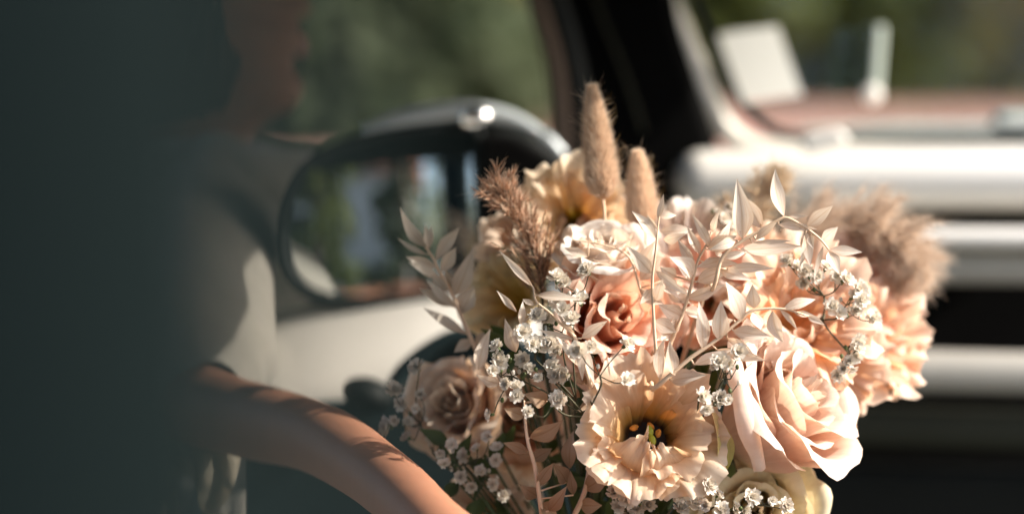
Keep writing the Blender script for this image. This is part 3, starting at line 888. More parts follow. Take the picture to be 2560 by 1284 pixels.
def petal_mesh(B, O, th0, hw, L, prof, r0=0.002, z0=0.0, tip=0.35, wk=0.55, frill=0.0, ffreq=9, serr=0.03, spiral=0.08, wav=0.0012, sd=0.0, point=0.0, curl=0.0, nu=20, nv=21, basew=0.45):
    X, Y, Z = B
    # meridian
    STEP = 60
    mer = []
    r, z = r0, z0
    for i in range(STEP + 1):
        s = i / STEP
        k = 0
        while k < len(prof) - 2 and s > prof[k + 1][0]: k += 1
        a, b = prof[k], prof[k + 1]
        f = max(0, min(1, (s - a[0]) / (b[0] - a[0] + 1e-9)))
        f = f * f * (3 - 2 * f)
        ph = R(a[1] * (1 - f) + b[1] * f)
        mer.append((r, z, ph))
        r += math.sin(ph) * L / STEP
        z += math.cos(ph) * L / STEP
    V, F, U = [], [], []
    for i in range(nu + 1):
        u = i / nu
        for j in range(nv + 1):
            v = j / nv * 2 - 1
            nz = noise.noise(Vector((v * 2.2 + sd, sd * 1.7, 0.3)))
            nz2 = noise.noise(Vector((v * 13 + sd * 3, sd, 2.3)))
            smax = 1 - tip * abs(v) ** 2.6 + serr * (nz * 1.6 + nz2 * 1.0) * (1 - abs(v) ** 4) + point * math.exp(-(v / 0.13) ** 2)
            s = max(0, min(1.0, u * smax))
            fi = s * STEP; k = min(int(fi), STEP - 1); f = fi - k
            r = mer[k][0] * (1 - f) + mer[k + 1][0] * f
            z = mer[k][1] * (1 - f) + mer[k + 1][1] * f
            ph = mer[k][2] * (1 - f) + mer[k + 1][2] * f
            if u * smax > 1:
                ex = (u * smax - 1) * L
                r += math.sin(ph) * ex; z += math.cos(ph) * ex
            wd = basew + (1 - basew) * min(1, s / wk) ** 0.8
            th = th0 + v * hw * wd
            rr = r * (1 + spiral * v)
            E = max(u ** 5, abs(v) ** 7 * min(1, u * 1.6) * 0.8)
            n_out = Vector((math.cos(th) * math.cos(ph), math.sin(th) * math.cos(ph), -math.sin(ph)))
            disp = frill * E * (math.sin(ffreq * v + sd * 5 + 1.5 * nz) + 0.5 * math.sin(ffreq * 2.3 * v + sd * 9 + u * 2))
            disp += wav * noise.noise(Vector((v * 2.0 + sd, u * 2.5 + sd, sd))) * 2.2 * u
            disp += curl * (abs(v) ** 4) * u
            p = Vector((rr * math.cos(th), rr * math.sin(th), z)) + n_out * disp
            # frills also shift along the rim
            tdir = Vector((-math.sin(th), math.cos(th), 0))
            p += tdir * frill * 0.5 * E * math.sin(ffreq * 1.7 * v + sd * 3)
            V.append(O + X * p.x + Y * p.y + Z * p.z)
            U.append((v * 0.5 + 0.5, s))
    w_ = nv + 1
    for i in range(nu):
        for j in range(nv):
            F.append((i * w_ + j, i * w_ + j + 1, (i + 1) * w_ + j + 1, (i + 1) * w_ + j))
    return V, F, U

def flower_stem(parent, O, Z, mat=None, r=0.0018):
    mb = MB()
    b = BIND + Vector((rnd.uniform(-.012, .012), rnd.uniform(-.012, .012), 0))
    tube(mb, catmull([O + Z * 0.002, O - Z * 0.02, O.lerp(b, 0.5) - Z * 0.02, b, b + (b - O) * 0.45 + Vector((rnd.uniform(-.02, .02), rnd.uniform(-.02, .02), -0.03))], 14), r, 7)
    mb.build('stem', mat or M['stem_green'], parent)

def lisianthus(label, c, d, axis, Rpx, mat, spin=0.0, n1=5, n2=5, n3=0, sd=0.0, cup=0.62, stamens=False, frill=0.0026, open_=1.0, group=None, extra=None, name='lisianthus', pointy=0.0, r0=0.0015):
    """c: photo position of the middle of its rim; Rpx: rim radius in photo pixels"""
    rim = Rpx * K * d
    ax = cv(*axis).normalized()
    L = rim * 1.45
    H = L * cup
    O = at(c[0], c[1], d) - ax * H
    B = basis(ax, spin)
    t = thing(name, label, 'flower', O, group)
    rr = random.Random(int(sd * 1000) + 5)
    whorls = [(n1, 1.0, 62, 0.0), (n2, 0.92, 48, 0.5), (n3, 0.7, 34, 0.25)]
    for wi, (n, ls, op, ro) in enumerate(whorls):
        for k in range(n):
            a = 2 * PI * (k + ro) / n + rr.uniform(-.12, .12)
            j = rr.uniform(-8, 8)
            op2 = op * open_ + j
            prof = [(0, 55 + j * .5), (0.25, 30 + j), (0.55, op2 * 0.75), (0.8, op2 * 1.1 + rr.uniform(-8, 14)), (1.0, op2 * 1.45 + rr.uniform(-15, 25))]
            V, F, U = petal_mesh(B, O, a, min(1.15, PI / n * rr.uniform(1.35, 1.6)), L * ls * rr.uniform(0.94, 1.06), prof, r0=r0, tip=0.22, frill=frill * rim / 0.03, ffreq=rr.uniform(8, 12),
                                 serr=0.085, spiral=0.07, wav=0.0022 * rim / 0.03, sd=sd + wi * 3.1 + k * 1.37, point=rr.uniform(0, pointy), nu=22, nv=34)
            mesh_obj('petal', V, F, mat, t, uvs=U)
    if extra:
        for (a, ln, prof, hwf) in extra:
            V, F, U = petal_mesh(B, O, a, hwf, L * ln, prof, r0=r0, tip=0.3, frill=frill, ffreq=10, serr=0.05, spiral=0.05, wav=0.003, sd=sd + a, point=0.05, nu=22, nv=24)
            mesh_obj('petal', V, F, mat, t, uvs=U)
    if stamens:
        mb = MB(); ellipsoid(mb, O + ax * H * 0.16, [B[0] * rim * 0.40, B[1] * rim * 0.40, ax * H * 0.05], 20, 8); mb.build('throat', M['throat'], t)
        for k in range(6):
            a = 2 * PI * k / 6 + 0.5 + rr.uniform(-.3, .3)
            q = rim * rr.uniform(0.18, 0.30)
            tipp = O + B[0] * math.cos(a) * q + B[1] * math.sin(a) * q + ax * H * rr.uniform(0.46, 0.55)
            f = MB(); tube(f, catmull([O + ax * H * 0.1, O.lerp(tipp, 0.6) + ax * 0.002, tipp], 6), 0.0004, 5)
            st = f.build('stamen', M['throat'], t)
            s = MB(); dr = (B[0] * math.cos(a + 1) + B[1] * math.sin(a + 1)) ; sdv = ax.cross(dr)
            ellipsoid(s, tipp, [dr * 0.0026, sdv * 0.0015, ax * 0.0014], 10, 8)
            ellipsoid(s, tipp + sdv * 0.001, [dr * 0.0018, sdv * 0.0009, ax * 0.0011], 10, 8)
            s.build('anther', M['anther'], st)
        s = MB()
        tube(s, catmull([O + ax * H * 0.1, O + ax * H * 0.45, O + ax * H * 0.60 + B[0] * 0.001 - B[1] * 0.002], 6), 0.0009, 7)
        st = s.build('style', M['stigma'], t)
        for q in (-1, 1):
            s = MB(); cc = O + ax * H * 0.62 - B[1] * 0.002 + B[0] * (0.0026 * q)
            ellipsoid(s, cc, [(B[0] * 0.003), (B[1] * 0.0019), ax * 0.0012], 12, 8)
            s.build('stigma', M['stigma'], st)
    # calyx
    for k in range(5):
        a = 2 * PI * k / 5
        V, F, U = petal_mesh(B, O - ax * 0.001, a, 0.28, L * 0.45, [(0, 80), (0.5, 52), (1, 66)], r0=r0 + 0.002, tip=0.9, nu=8, nv=6, serr=0)
        mesh_obj('sepal', V, F, M['leaf_green'], t, uvs=U)
    flower_stem(t, O, ax)
    return t

def rose(label, c, d, axis, Rpx, mat, spin=0.0, n=22, sd=0.0, openness=1.0, tall=1.0, group=None, outer=None, point=0.03, frill=1.0):
    rim = Rpx * K * d
    ax = cv(*axis).normalized()
    H = rim * 1.15 * tall
    O = at(c[0], c[1], d) - ax * H * 0.75
    B = basis(ax, spin)
    t = thing('rose', label, 'flower', O, group)
    rr = random.Random(int(sd * 1000) + 9)
    for k in range(n):
        q = (k + 0.5) / n
        a = k * R(137.5) + rr.uniform(-.15, .15)
        base = 18 + 55 * q ** 0.8
        mid = 4 + 20 * q * openness
        up = -16 + 46 * q * openness + rr.uniform(-5, 5)
        fl = -8 + 62 * q * openness + rr.uniform(-8, 10)
        rl = 10 + 150 * q + rr.uniform(-15, 15)
        prof = [(0, base), (0.28, mid + 12 * q), (0.62, up), (0.86, fl), (1.0, rl)]
        L = H * (1.02 - 0.04 * q + 0.14 * q * openness) * rr.uniform(0.96, 1.05)
        hw = R(108 - 42 * q) * rr.uniform(0.92, 1.08)
        V, F, U = petal_mesh(B, O, a, hw, L, prof, r0=0.001 + rim * 0.10 * q ** 0.5, tip=0.20 + 0.12 * q, frill=(0.0006 + 0.0012 * q) * frill, ffreq=rr.uniform(4, 7),
                             serr=0.015, spiral=0.14 - 0.06 * q, wav=0.0014 + 0.0022 * q, sd=sd + k * 0.77, point=rr.uniform(0, point) * (1 + q), nu=20, nv=24, basew=0.6)
        mesh_obj('petal', V, F, mat if not (outer and q > 0.82) else outer, t, uvs=U)
    for k in range(5):
        a = 2 * PI * k / 5
        V, F, U = petal_mesh(B, O - ax * 0.001, a, 0.35, H * 0.55, [(0, 80), (0.5, 60), (1, 110)], r0=0.002, tip=0.9, nu=8, nv=6, serr=0)
        mesh_obj('sepal', V, F, M['leaf_green'], t, uvs=U)
    mb = MB(); ellipsoid(mb, O, [B[0] * rim * .2, B[1] * rim * .2, ax * rim * .25], 14, 8); mb.build('hip', M['stem_green'], t)
    flower_stem(t, O, ax, r=0.0022)
    return t

def leaf_mesh(base, tip, wpx, bend=0.0, roll=0.0, d=1.27, fold=0.15, twist=0.0, shape=0.42):
    base, tip = Vector(base), Vector(tip)
    ln = (tip - base).length
    t = (tip - base).normalized()
    side = t.cross(cv(0, 0, 1)).normalized()
    nrm = side.cross(t).normalized()
    side.rotate(Matrix.Rotation(roll, 3, t)); nrm.rotate(Matrix.Rotation(roll, 3, t))
    wd = wpx * 0.5 * K * d
    V, F, U = [], [], []
    n, m = 14, 6
    for i in range(n + 1):
        u = i / n
        if u < shape:
            wf = math.sin(PI / 2 * (u / shape)) ** 0.8
        else:
            x = (u - shape) / (1 - shape)
            wf = (1 - x ** 1.5) * (1 - 0.18 * x)
        wf = max(wf, 0.03)
        ctr = base + t * ln * u + nrm * (bend * ln * math.sin(PI * u)) + side * (0.10 * bend * ln * math.sin(PI * u) * 2)
        sd, nn = side.copy(), nrm.copy()
        tw = twist * (u - 0.3)
        sd.rotate(Matrix.Rotation(tw, 3, t)); nn.rotate(Matrix.Rotation(tw, 3, t))
        for j in range(m + 1):
            v = j / m * 2 - 1
            V.append(ctr + sd * v * wd * wf + nn * (abs(v) ** 1.3) * wd * wf * fold)
            U.append((v * .5 + .5, u))
    for i in range(n):
        for j in range(m):
            F.append((i * (m + 1) + j, i * (m + 1) + j + 1, (i + 1) * (m + 1) + j + 1, (i + 1) * (m + 1) + j))
    return V, F, U

def sprig(label, stem, d, leaves, mat, stem_r=0.0011, stem_mat=None, name='ruscus_sprig', seed=1, root=True, jit=1.0, dz=0.0):
    """stem: photo points; leaves: (bx, by, tx, ty, width[, depth shift])"""
    rr = random.Random(seed)
    pts = [at(x, y, d + dz * i) for i, (x, y) in enumerate(stem)]
    t = thing(name, label, 'sprig', pts[0], 'bleached ruscus sprigs in the bouquet')
    mb = MB()
    P = catmull(pts, 30)
    if root:
        b = BIND
        pre = catmull([b, b.lerp(pts[0], 0.5) + cv(0, 0, -0.05), pts[0] + (pts[0] - pts[1]).normalized() * 0.006 + cv(0, 0, -0.05), pts[0] + (pts[0] - pts[1]).normalized() * 0.006 + cv(0, 0, -0.008), pts[0]], 16)[:-1]
        P = pre + P
    tube(mb, P, lambda q: stem_r * (1.25 - 0.85 * q), 7)
    mb.build('stem', stem_mat or M['stem_pale'], t)
    for lf in leaves:
        bx, by, tx, ty, wd = lf[:5]
        sh = lf[5] if len(lf) > 5 else 0
        # depth of the nearest stem point
        bp = Vector((bx, by))
        best = min(range(len(stem)), key=lambda i: (Vector(stem[i]) - bp).length)
        dd = d + dz * best + sh
        bpt = at(bx, by, dd)
        tpt = at(tx, ty, dd + rr.uniform(-0.010, 0.004) * jit)
        V, F, U = leaf_mesh(bpt, tpt, wd * 1.2, bend=rr.uniform(-0.16, 0.16), roll=rr.uniform(-0.55, 0.55), d=dd, fold=rr.uniform(0.1, 0.45), twist=rr.uniform(-0.7, 0.7), shape=rr.uniform(0.36, 0.5))
        # short stalk from the stem
        near = min(P, key=lambda p: (p - bpt).length)
        o = mesh_obj('leaf', V, F, mat, t, uvs=U)
        if 0.0015 < (near - bpt).length < 0.02:
            s = MB(); tube(s, [near, near.lerp(bpt, 0.5), bpt], 0.0005, 5); s.build('leaf_stalk', stem_mat or M['stem_pale'], t)
    return t

# gypsophila florets: a few shapes shared by all
def floret_mesh(k):
    rr = random.Random(100 + k)
    mb = MB()
    whorls = [(9, 1.0, 78), (8, 0.85, 52), (7, 0.62, 28), (4, 0.4, 12)] if k % 3 else [(8, 1.0, 80), (6, 0.75, 55), (4, 0.4, 20)]
    for wi, (n, ls, op) in enumerate(whorls):
        for i in range(n):
            a = 2 * PI * (i + wi * 0.37) / n + rr.uniform(-.15, .15)
            o = R(op + rr.uniform(-12, 12))
            dr = Vector((math.cos(a) * math.sin(o), math.sin(a) * math.sin(o), math.cos(o)))
            sd = Vector((-math.sin(a), math.cos(a), 0))
            nn = sd.cross(dr)
            L = ls * rr.uniform(0.85, 1.1)
            wdt = 0.34 * rr.uniform(0.8, 1.2)
            rows_ = [(0.05, 0.15), (0.45, 0.6), (0.8, 1.0), (1.0, 0.75)]
            V, U = [], []
            for ri, (s, wf) in enumerate(rows_):
                for j, v in enumerate((-1, -0.4, 0.25, 1)):
                    e = 0
                    if ri == 3: e = rr.uniform(-0.12, 0.12) - (0.10 if j in (1, 2) and rr.random() < .5 else 0)
                    V.append(dr * (s + e) * L + sd * v * wdt * wf + nn * (-0.10 * s * s + rr.uniform(-.05, .05) * s) + Vector((0, 0, 0.12 * s)))
                    U.append((v * .5 + .5, s))
            F = [(r_ * 4 + j, r_ * 4 + j + 1, (r_ + 1) * 4 + j + 1, (r_ + 1) * 4 + j) for r_ in range(3) for j in range(3)]
            mb.add(V, F, U)
    me = bpy.data.meshes.new('floret')
    me.from_pydata([tuple(v) for v in mb.v], [], mb.f)
    lay = me.uv_layers.new(name="UVMap")
    for lp in me.loops: lay.data[lp.index].uv = mb.uv[lp.vertex_index]
    me.polygons.foreach_set("use_smooth", [True] * len(me.polygons))
    me.materials.append(M['gyp'])
    return me
FLO = [floret_mesh(k) for k in range(6)]
cal = MB()
ellipsoid(cal, (0, 0, -0.18), [Vector((0.24, 0, 0)), Vector((0, 0.24, 0)), Vector((0, 0, 0.34))], 8, 6)
cme = bpy.data.meshes.new('calyx'); cme.from_pydata([tuple(v) for v in cal.v], [], cal.f); cme.materials.append(M['stem_green']); cme.polygons.foreach_set("use_smooth", [True] * len(cme.polygons))

def place(me, name, parent, loc, axis, s, spin):
    o = bpy.data.objects.new(name, me)
    C.objects.link(o)
    o.parent = parent
    o.matrix_parent_inverse = Matrix.Translation(-world_loc(parent))
    o.rotation_mode = 'QUATERNION'
    q = axis.normalized().to_track_quat('Z', 'Y')
    o.rotation_quaternion = q @ Matrix.Rotation(spin, 3, 'Z').to_quaternion()
    o.location = loc
    o.scale = (s, s, s)
    return o

def gypsophila(label, florets, d, root_px, seed=1, mat=None, hub=None, face=(0, 0.25, 1)):
    """florets (px, py, size px[, depth shift]); twigs gather at hub points then run to the binding"""
    rr = random.Random(seed)
    rt = at(root_px[0], root_px[1], d + 0.012)
    t = thing('gypsophila_sprig', label, 'sprig', rt, "baby's breath sprigs in the bouquet")
    mb = MB()
    hubs = [at(h[0], h[1], d + 0.006) for h in (hub or [])]
    for h in hubs:
        tube(mb, catmull([rt, rt.lerp(h, 0.5) + cv(rr.uniform(-.003, .003), rr.uniform(-.003, .003), 0.002), h], 8), 0.00052, 6)
    ends = hubs + [rt]
    for f in florets:
        px, py, sz = f[:3]
        dd = d + (f[3] if len(f) > 3 else rr.uniform(-0.008, 0.006))
        p = at(px, py, dd)
        ax = (cv(*face) + cv(rr.gauss(0, .55), rr.gauss(0, .45), rr.gauss(0, .3)) + (p - rt).normalized() * 0.5).normalized()
        h = min(ends, key=lambda e: (e - p).length)
        s = sz * rr.uniform(0.50, 0.66) * K * dd
        q = p - ax * s * 0.5
        mid = h.lerp(q, 0.55) + cv(rr.uniform(-.003, .003), rr.uniform(-.004, .001), -0.002)
        tube(mb, catmull([h, mid, q], 8), 0.00032, 5)
        fo = place(FLO[rr.randrange(6)], 'floret', t, p, ax, s, rr.uniform(0, 6.28))
        place(cme, 'calyx', t, p - ax * s * 0.15, ax, s, 0)
        for _ in range(rr.choice((0, 1, 1, 2))):      # a closed bud on the same twig
            bp = mid + cv(rr.uniform(-.005, .005), rr.uniform(0, .006), 0.001)
            tube(mb, [mid, mid.lerp(bp, .5), bp], 0.00025, 5)
            bb = MB(); ellipsoid(bb, bp, [cv(0.0011, 0, 0), cv(0, 0.0015, 0), cv(0, 0, 0.0011)], 8, 6)
            bb.build('bud', M['gyp'] if rr.random() < .5 else M['stem_green'], t)
    tube(mb, catmull([rt, rt + cv(0, -0.004, -0.03), rt.lerp(BIND, 0.5) + cv(0, 0, -0.04), BIND], 8), 0.0007, 6)
    mb.build('twigs', M['twig'], t)
    return t

def hair(mb, p, dr, L, wd, rr, curve=0.3, seg=3, bend=None):
    side = dr.orthogonal().normalized()
    side.rotate(Matrix.Rotation(rr.uniform(0, 6.28), 3, dr))
    bd = bend if bend is not None else Vector((rr.gauss(0, 1), rr.gauss(0, 1), rr.gauss(0, 1))).normalized()
    V, U = [], []
    for i in range(seg + 1):
        q = i / seg
        c = p + dr * L * q + bd * curve * L * q * q
        w_ = wd * (1 - 0.9 * q)
        V += [c - side * w_, c + side * w_]
        U += [(0, q), (1, q)]
    F = [(2 * i, 2 * i + 1, 2 * i + 3, 2 * i + 2) for i in range(seg)]
    mb.add(V, F, U)

# ------------------------------------------------------------------ flowers
lisianthus('open cream-peach lisianthus facing the viewer with dark throat and orange stamens, lowest in the middle', (1622, 1078), 1.275, (0.02, 0.36, 1), 156, M['p_main'], spin=0.25, n1=5, n2=4, n3=0, sd=1.3, cup=0.50, stamens=True, frill=0.0028,
           r0=0.0055, extra=[(PI - 0.75, 1.08, [(0, 70), (0.35, 35), (0.6, -30), (0.8, -70), (1, -40)], 0.7), (PI + 0.15, 1.12, [(0, 70), (0.4, 30), (0.65, -35), (0.85, -95), (1, -170)], 0.62)])
rose('large blush-pink rose with furled petals at the lower right of the bouquet', (1990, 1000), 1.308, (0.62, 0.50, 0.52), 176, M['p_pink'], spin=0.9, n=18, sd=2.1, openness=0.92, tall=1.5, point=0.05)
def rolled_petal(parent, pts, d, r0, mat, turn=4.2, ph0=0.0, sd=0.0):
    P = catmull([at(x, y, dd) for x, y, dd in [(p[0], p[1], p[2] if len(p) > 2 else d) for p in pts]], 26)
    V, F, U = [], [], []
    m = 18
    for i, p in enumerate(P):
        q = i / 26
        t = (P[min(i + 1, 26)] - P[max(i - 1, 0)]).normalized()
        a = (cv(0, 0, 1) - t * t.dot(cv(0, 0, 1))).normalized(); b = t.cross(a)
        r_ = r0 * (0.35 + 0.65 * math.sin(PI * (0.12 + 0.80 * q)) ** 0.7)
        for j in range(m + 1):
            v = j / m
            an = ph0 + turn * v + 0.5 * q
            rr_ = r_ * (0.55 + 1.1 * v * v) * (1 + 0.30 * noise.noise(Vector((q * 6 + sd, v * 2, sd))))
            V.append(p + a * math.cos(an) * rr_ + b * math.sin(an) * rr_ + t * 0.002 * noise.noise(Vector((v * 3, sd, q))))
            U.append((q * 0.6, 0.55 + 0.45 * v))
    for i in range(26):
        for j in range(m):
            F.append((i * (m + 1) + j, i * (m + 1) + j + 1, (i + 1) * (m + 1) + j + 1, (i + 1) * (m + 1) + j))
    mesh_obj('furled_petal', V, F, mat, parent, uvs=U)
pr = [o for o in C.objects if o.get('label', '').startswith('large blush')][0]
rolled_petal(pr, [(1836, 862, 1.285), (1850, 960, 1.274), (1878, 1060, 1.270), (1905, 1170, 1.280)], 1.27, 0.0050, M['p_pink'], 3.4, -2.6, 0.3)
rose('lemon-white rose peeping out below the large pink rose', (1885, 1275), 1.322, (-0.05, 0.05, 1), 185, M['p_lemon'], spin=0.3, n=18, sd=3.3, openness=1.1)
lisianthus('frilled peach lisianthus right of the leafy sprig, petals spread to the right', (2010, 800), 1.335, (0.35, 0.35, 0.85), 185, M['p_peach'], spin=0.5, n1=5, n2=5, n3=3, sd=4.7, frill=0.0032, cup=0.5, pointy=0.08)
rose('loose coral-peach rose with ruffled folded petals in the middle of the bouquet', (1545, 790), 1.318, (0.30, 0.22, 0.85), 172, M['p_coral'], spin=0.4, n=15, sd=5.9, openness=1.12, tall=1.15, frill=2.2)
rose('pale white-pink rose lying on top of the coral flower below the bunny tails', (1502, 622), 1.328, (0.03, 0.86, 0.50), 165, M['p_white'], spin=0.2, n=20, sd=6.2, openness=1.0, tall=0.8)
lisianthus('cream lisianthus with brown-yellow throat at the top left, behind the tall bunny tail', (1425, 545), 1.40, (-0.1, 0.25, 0.9), 135, M['p_cream'], spin=0.7, sd=7.3, frill=0.003, cup=0.45)
lisianthus('yellow-cream lisianthus at the left edge, behind the brown plume', (1262, 735), 1.39, (-0.55, 0.35, 0.7), 120, M['p_yellow'], spin=0.4, sd=8.1, cup=0.6, frill=0.003)
lisianthus('pinkish peach lisianthus behind the brown plume, above the yellow-cream one', (1300, 590), 1.415, (-0.3, 0.5, 0.7), 105, M['p_pale'], spin=0.2, sd=8.8, cup=0.6, frill=0.003)
rose('soft pale-peach rose at the lower left above the forearm', (1135, 1010), 1.385, (-0.35, 0.3, 0.85), 150, M['p_pale'], spin=0.6, n=18, sd=9.4, openness=1.1)
rose('tan-peach rose in shade between the pale rose and the dark stems', (1300, 1045), 1.40, (0.0, 0.1, 1), 145, M['p_peach'], spin=0.1, n=18, sd=10.2, openness=1.1)
lisianthus('soft peach lisianthus at the right edge below the fluffy plume', (2200, 850), 1.40, (0.65, 0.2, 0.7), 150, M['p_peach'], spin=0.9, sd=11.7, n3=4, cup=0.5, frill=0.0034)
lisianthus('pale coral lisianthus under the fluffy plume at the right', (2170, 720), 1.425, (0.5, 0.4, 0.7), 130, M['p_coral'], spin=0.2, sd=12.4, n3=4, cup=0.5, frill=0.003)
lisianthus('peach lisianthus hanging down between the pink rose and the right edge', (2075, 915), 1.365, (0.35, -0.35, 0.8), 150, M['p_peach'], spin=0.35, sd=13.6, cup=0.5, frill=0.003, pointy=0.1)
lisianthus('pale cream-white lisianthus at the top behind the leafy sprigs', (1715, 620), 1.395, (0.0, 0.6, 0.7), 140, M['p_white'], spin=0.1, sd=14.9, cup=0.5, frill=0.003)
lisianthus('salmon lisianthus behind the leaves between the coral and the right peach flower', (1790, 735), 1.375, (0.05, 0.3, 1), 145, M['p_coral'], spin=0.8, sd=15.5, n3=4, cup=0.45, frill=0.003)
lisianthus('pale peach lisianthus behind the arching sprig, right of the white one', (1925, 690), 1.385, (0.15, 0.55, 0.8), 140, M['p_pale'], spin=0.5, sd=16.1, cup=0.5, frill=0.003)
lisianthus('small pinkish lisianthus cut by the bottom edge beside the forearm', (1215, 1275), 1.37, (-0.2, 0.2, 1), 100, M['p_pale'], spin=0.3, sd=17.2, cup=0.5, frill=0.003)
lisianthus('small blush lisianthus at the right end of the pale top rose', (1540, 575), 1.41, (0.2, 0.5, 0.8), 80, M['p_peach'], spin=0.3, sd=18.8, cup=0.5, frill=0.003)

# a dried outer petal leaning between the open flower and the pink rose
t = thing('dried_petal', 'single olive-cream drying petal wedged between the open lisianthus and the pink rose', 'petal', at(1790, 1190, 1.275))
V, F, U = leaf_mesh(at(1795, 1200, 1.285), at(1772, 1010, 1.272), 62, 0.12, 0.6, 1.27, 0.5, 0.5, 0.45)
mesh_obj('petal', V, F, M['calyx_petal'], t, uvs=U)

# ------------------------------------------------------------------ bleached ruscus sprigs
sprig('ivory leaf sprig slanting up right above the open lisianthus to the middle of the bouquet', [(1655, 955), (1725, 895), (1790, 850), (1850, 800), (1885, 775), (1960, 772), (2020, 790)], 1.262, [
    (1758, 874, 1747, 754, 36), (1798, 849, 1803, 750, 38), (1855, 802, 1814, 704, 40), (1886, 770, 1881, 710, 32), (1885, 780, 1902, 824, 32), (1833, 826, 1928, 840, 33),
    (1931, 776, 1958, 855, 33), (1950, 773, 1994, 826, 13), (1958, 773, 2039, 748, 26), (1736, 911, 1830, 873, 26), (1687, 938, 1674, 851, 32), (1650, 948, 1661, 845, 26, 0.006),
    (1676, 950, 1764, 938, 38, 0.008), (1818, 845, 1881, 881, 22, 0.008), (1791, 873, 1913, 901, 28, 0.01), (1835, 800, 1752, 806, 20, 0.008), (2020, 790, 2062, 812, 16), (1985, 780, 2040, 790, 14)], M['leaf'], 0.0013, seed=11)
sprig('slim upright ivory sprig in front of the short bunny tail', [(1640, 880), (1635, 807), (1631, 704), (1639, 630), (1644, 573), (1650, 520)], 1.268, [
    (1644, 545, 1659, 485, 14), (1639, 594, 1580, 528, 26), (1644, 573, 1617, 536, 10), (1628, 682, 1566, 614, 32), (1639, 676, 1720, 737, 20), (1640, 751, 1656, 698, 26), (1633, 720, 1600, 760, 22, 0.006), (1636, 800, 1690, 830, 34, 0.006)], M['leaf'], 0.0010, seed=12)
sprig('dense ivory leaf sprig left of the arching sprig, behind the middle leaves', [(1659, 900), (1700, 800), (1724, 729), (1740, 667), (1749, 642), (1765, 614), (1778, 580)], 1.285, [
    (1718, 745, 1814, 710, 27), (1743, 704, 1827, 673, 35), (1758, 654, 1846, 659, 24), (1733, 692, 1674, 642, 44), (1737, 667, 1695, 598, 22), (1690, 692, 1650, 668, 30), (1774, 617, 1827, 552, 28),
    (1777, 617, 1730, 534, 20), (1771, 623, 1842, 589, 36), (1790, 626, 1805, 645, 14), (1749, 636, 1718, 564, 22), (1649, 577, 1730, 573, 32, 0.02), (1646, 542, 1691, 538, 18, 0.02), (1659, 600, 1715, 583, 22, 0.02),
    (1707, 791, 1645, 760, 36), (1700, 800, 1660, 830, 34, 0.004), (1712, 770, 1770, 800, 28, 0.008), (1780, 580, 1800, 520, 16), (1690, 820, 1640, 850, 30, 0.004), (1720, 740, 1660, 720, 26, 0.006)], M['leaf'], 0.0012, seed=13)
sprig('arching ivory sprig with large leaves curving right over the fluffy plume', [(1790, 700), (1806, 643), (1857, 601), (1895, 580), (1946, 550), (1970, 545), (2012, 568), (2049, 596), (2072, 624)], 1.275, [
    (1855, 596, 1842, 447, 46), (1904, 570, 1857, 489, 36, 0.006), (1960, 540, 1938, 423, 34), (1970, 541, 2020, 540, 10), (2016, 566, 2082, 514, 30), (2054, 602, 2095, 567, 27), (2075, 624, 2156, 630, 23),
    (2072, 629, 2098, 685, 30), (2058, 615, 2035, 704, 12), (1946, 561, 2042, 573, 20), (2012, 578, 2026, 666, 28), (2012, 587, 1998, 669, 17), (2026, 587, 2034, 622, 18), (1850, 624, 2005, 615, 34, 0.004),
    (1880, 606, 1979, 601, 12, 0.004), (1839, 600, 1771, 624, 24), (1890, 599, 1942, 556, 20), (1815, 672, 1937, 671, 24, 0.002), (1806, 643, 1867, 629, 18), (1806, 650, 1740, 668, 24, 0.006), (1800, 672, 1880, 700, 26, 0.006)], M['leaf'], 0.0012, seed=14)
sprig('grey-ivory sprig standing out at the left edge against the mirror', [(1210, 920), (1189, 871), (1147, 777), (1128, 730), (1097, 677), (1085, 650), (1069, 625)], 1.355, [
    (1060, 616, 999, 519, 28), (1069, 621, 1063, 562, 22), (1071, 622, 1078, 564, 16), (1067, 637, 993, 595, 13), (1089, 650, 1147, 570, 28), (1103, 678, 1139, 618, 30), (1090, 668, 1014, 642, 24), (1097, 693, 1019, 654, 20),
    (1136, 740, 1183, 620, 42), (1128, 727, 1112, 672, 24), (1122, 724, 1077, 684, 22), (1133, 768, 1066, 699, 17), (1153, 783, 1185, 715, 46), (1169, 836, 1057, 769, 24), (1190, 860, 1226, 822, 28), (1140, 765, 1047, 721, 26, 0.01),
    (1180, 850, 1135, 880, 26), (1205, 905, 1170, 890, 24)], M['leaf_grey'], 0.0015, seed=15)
sprig('twisted ivory sprig among the small white flowers left of the middle', [(1470, 940), (1438, 845), (1398, 805), (1372, 779), (1340, 752), (1332, 718), (1310, 695)], 1.262, [
    (1332, 716, 1250, 628, 17), (1343, 737, 1457, 750, 24), (1438, 848, 1347, 824, 16), (1438, 837, 1390, 776, 12), (1454, 845, 1519, 801, 24), (1449, 853, 1456, 951, 20), (1455, 858, 1486, 960, 22), (1457, 856, 1508, 882, 26),
    (1303, 813, 1307, 752, 18, 0.01), (1337, 763, 1307, 747, 13), (1292, 779, 1242, 726, 15, 0.02), (1290, 880, 1262, 795, 32, 0.015), (1446, 914, 1390, 840, 20, 0.008), (1194, 925, 1226, 821, 30, 0.05), (1250, 960, 1190, 935, 28, 0.02), (1240, 930, 1310, 960, 34, 0.02)], M['leaf'], 0.0010, seed=16)
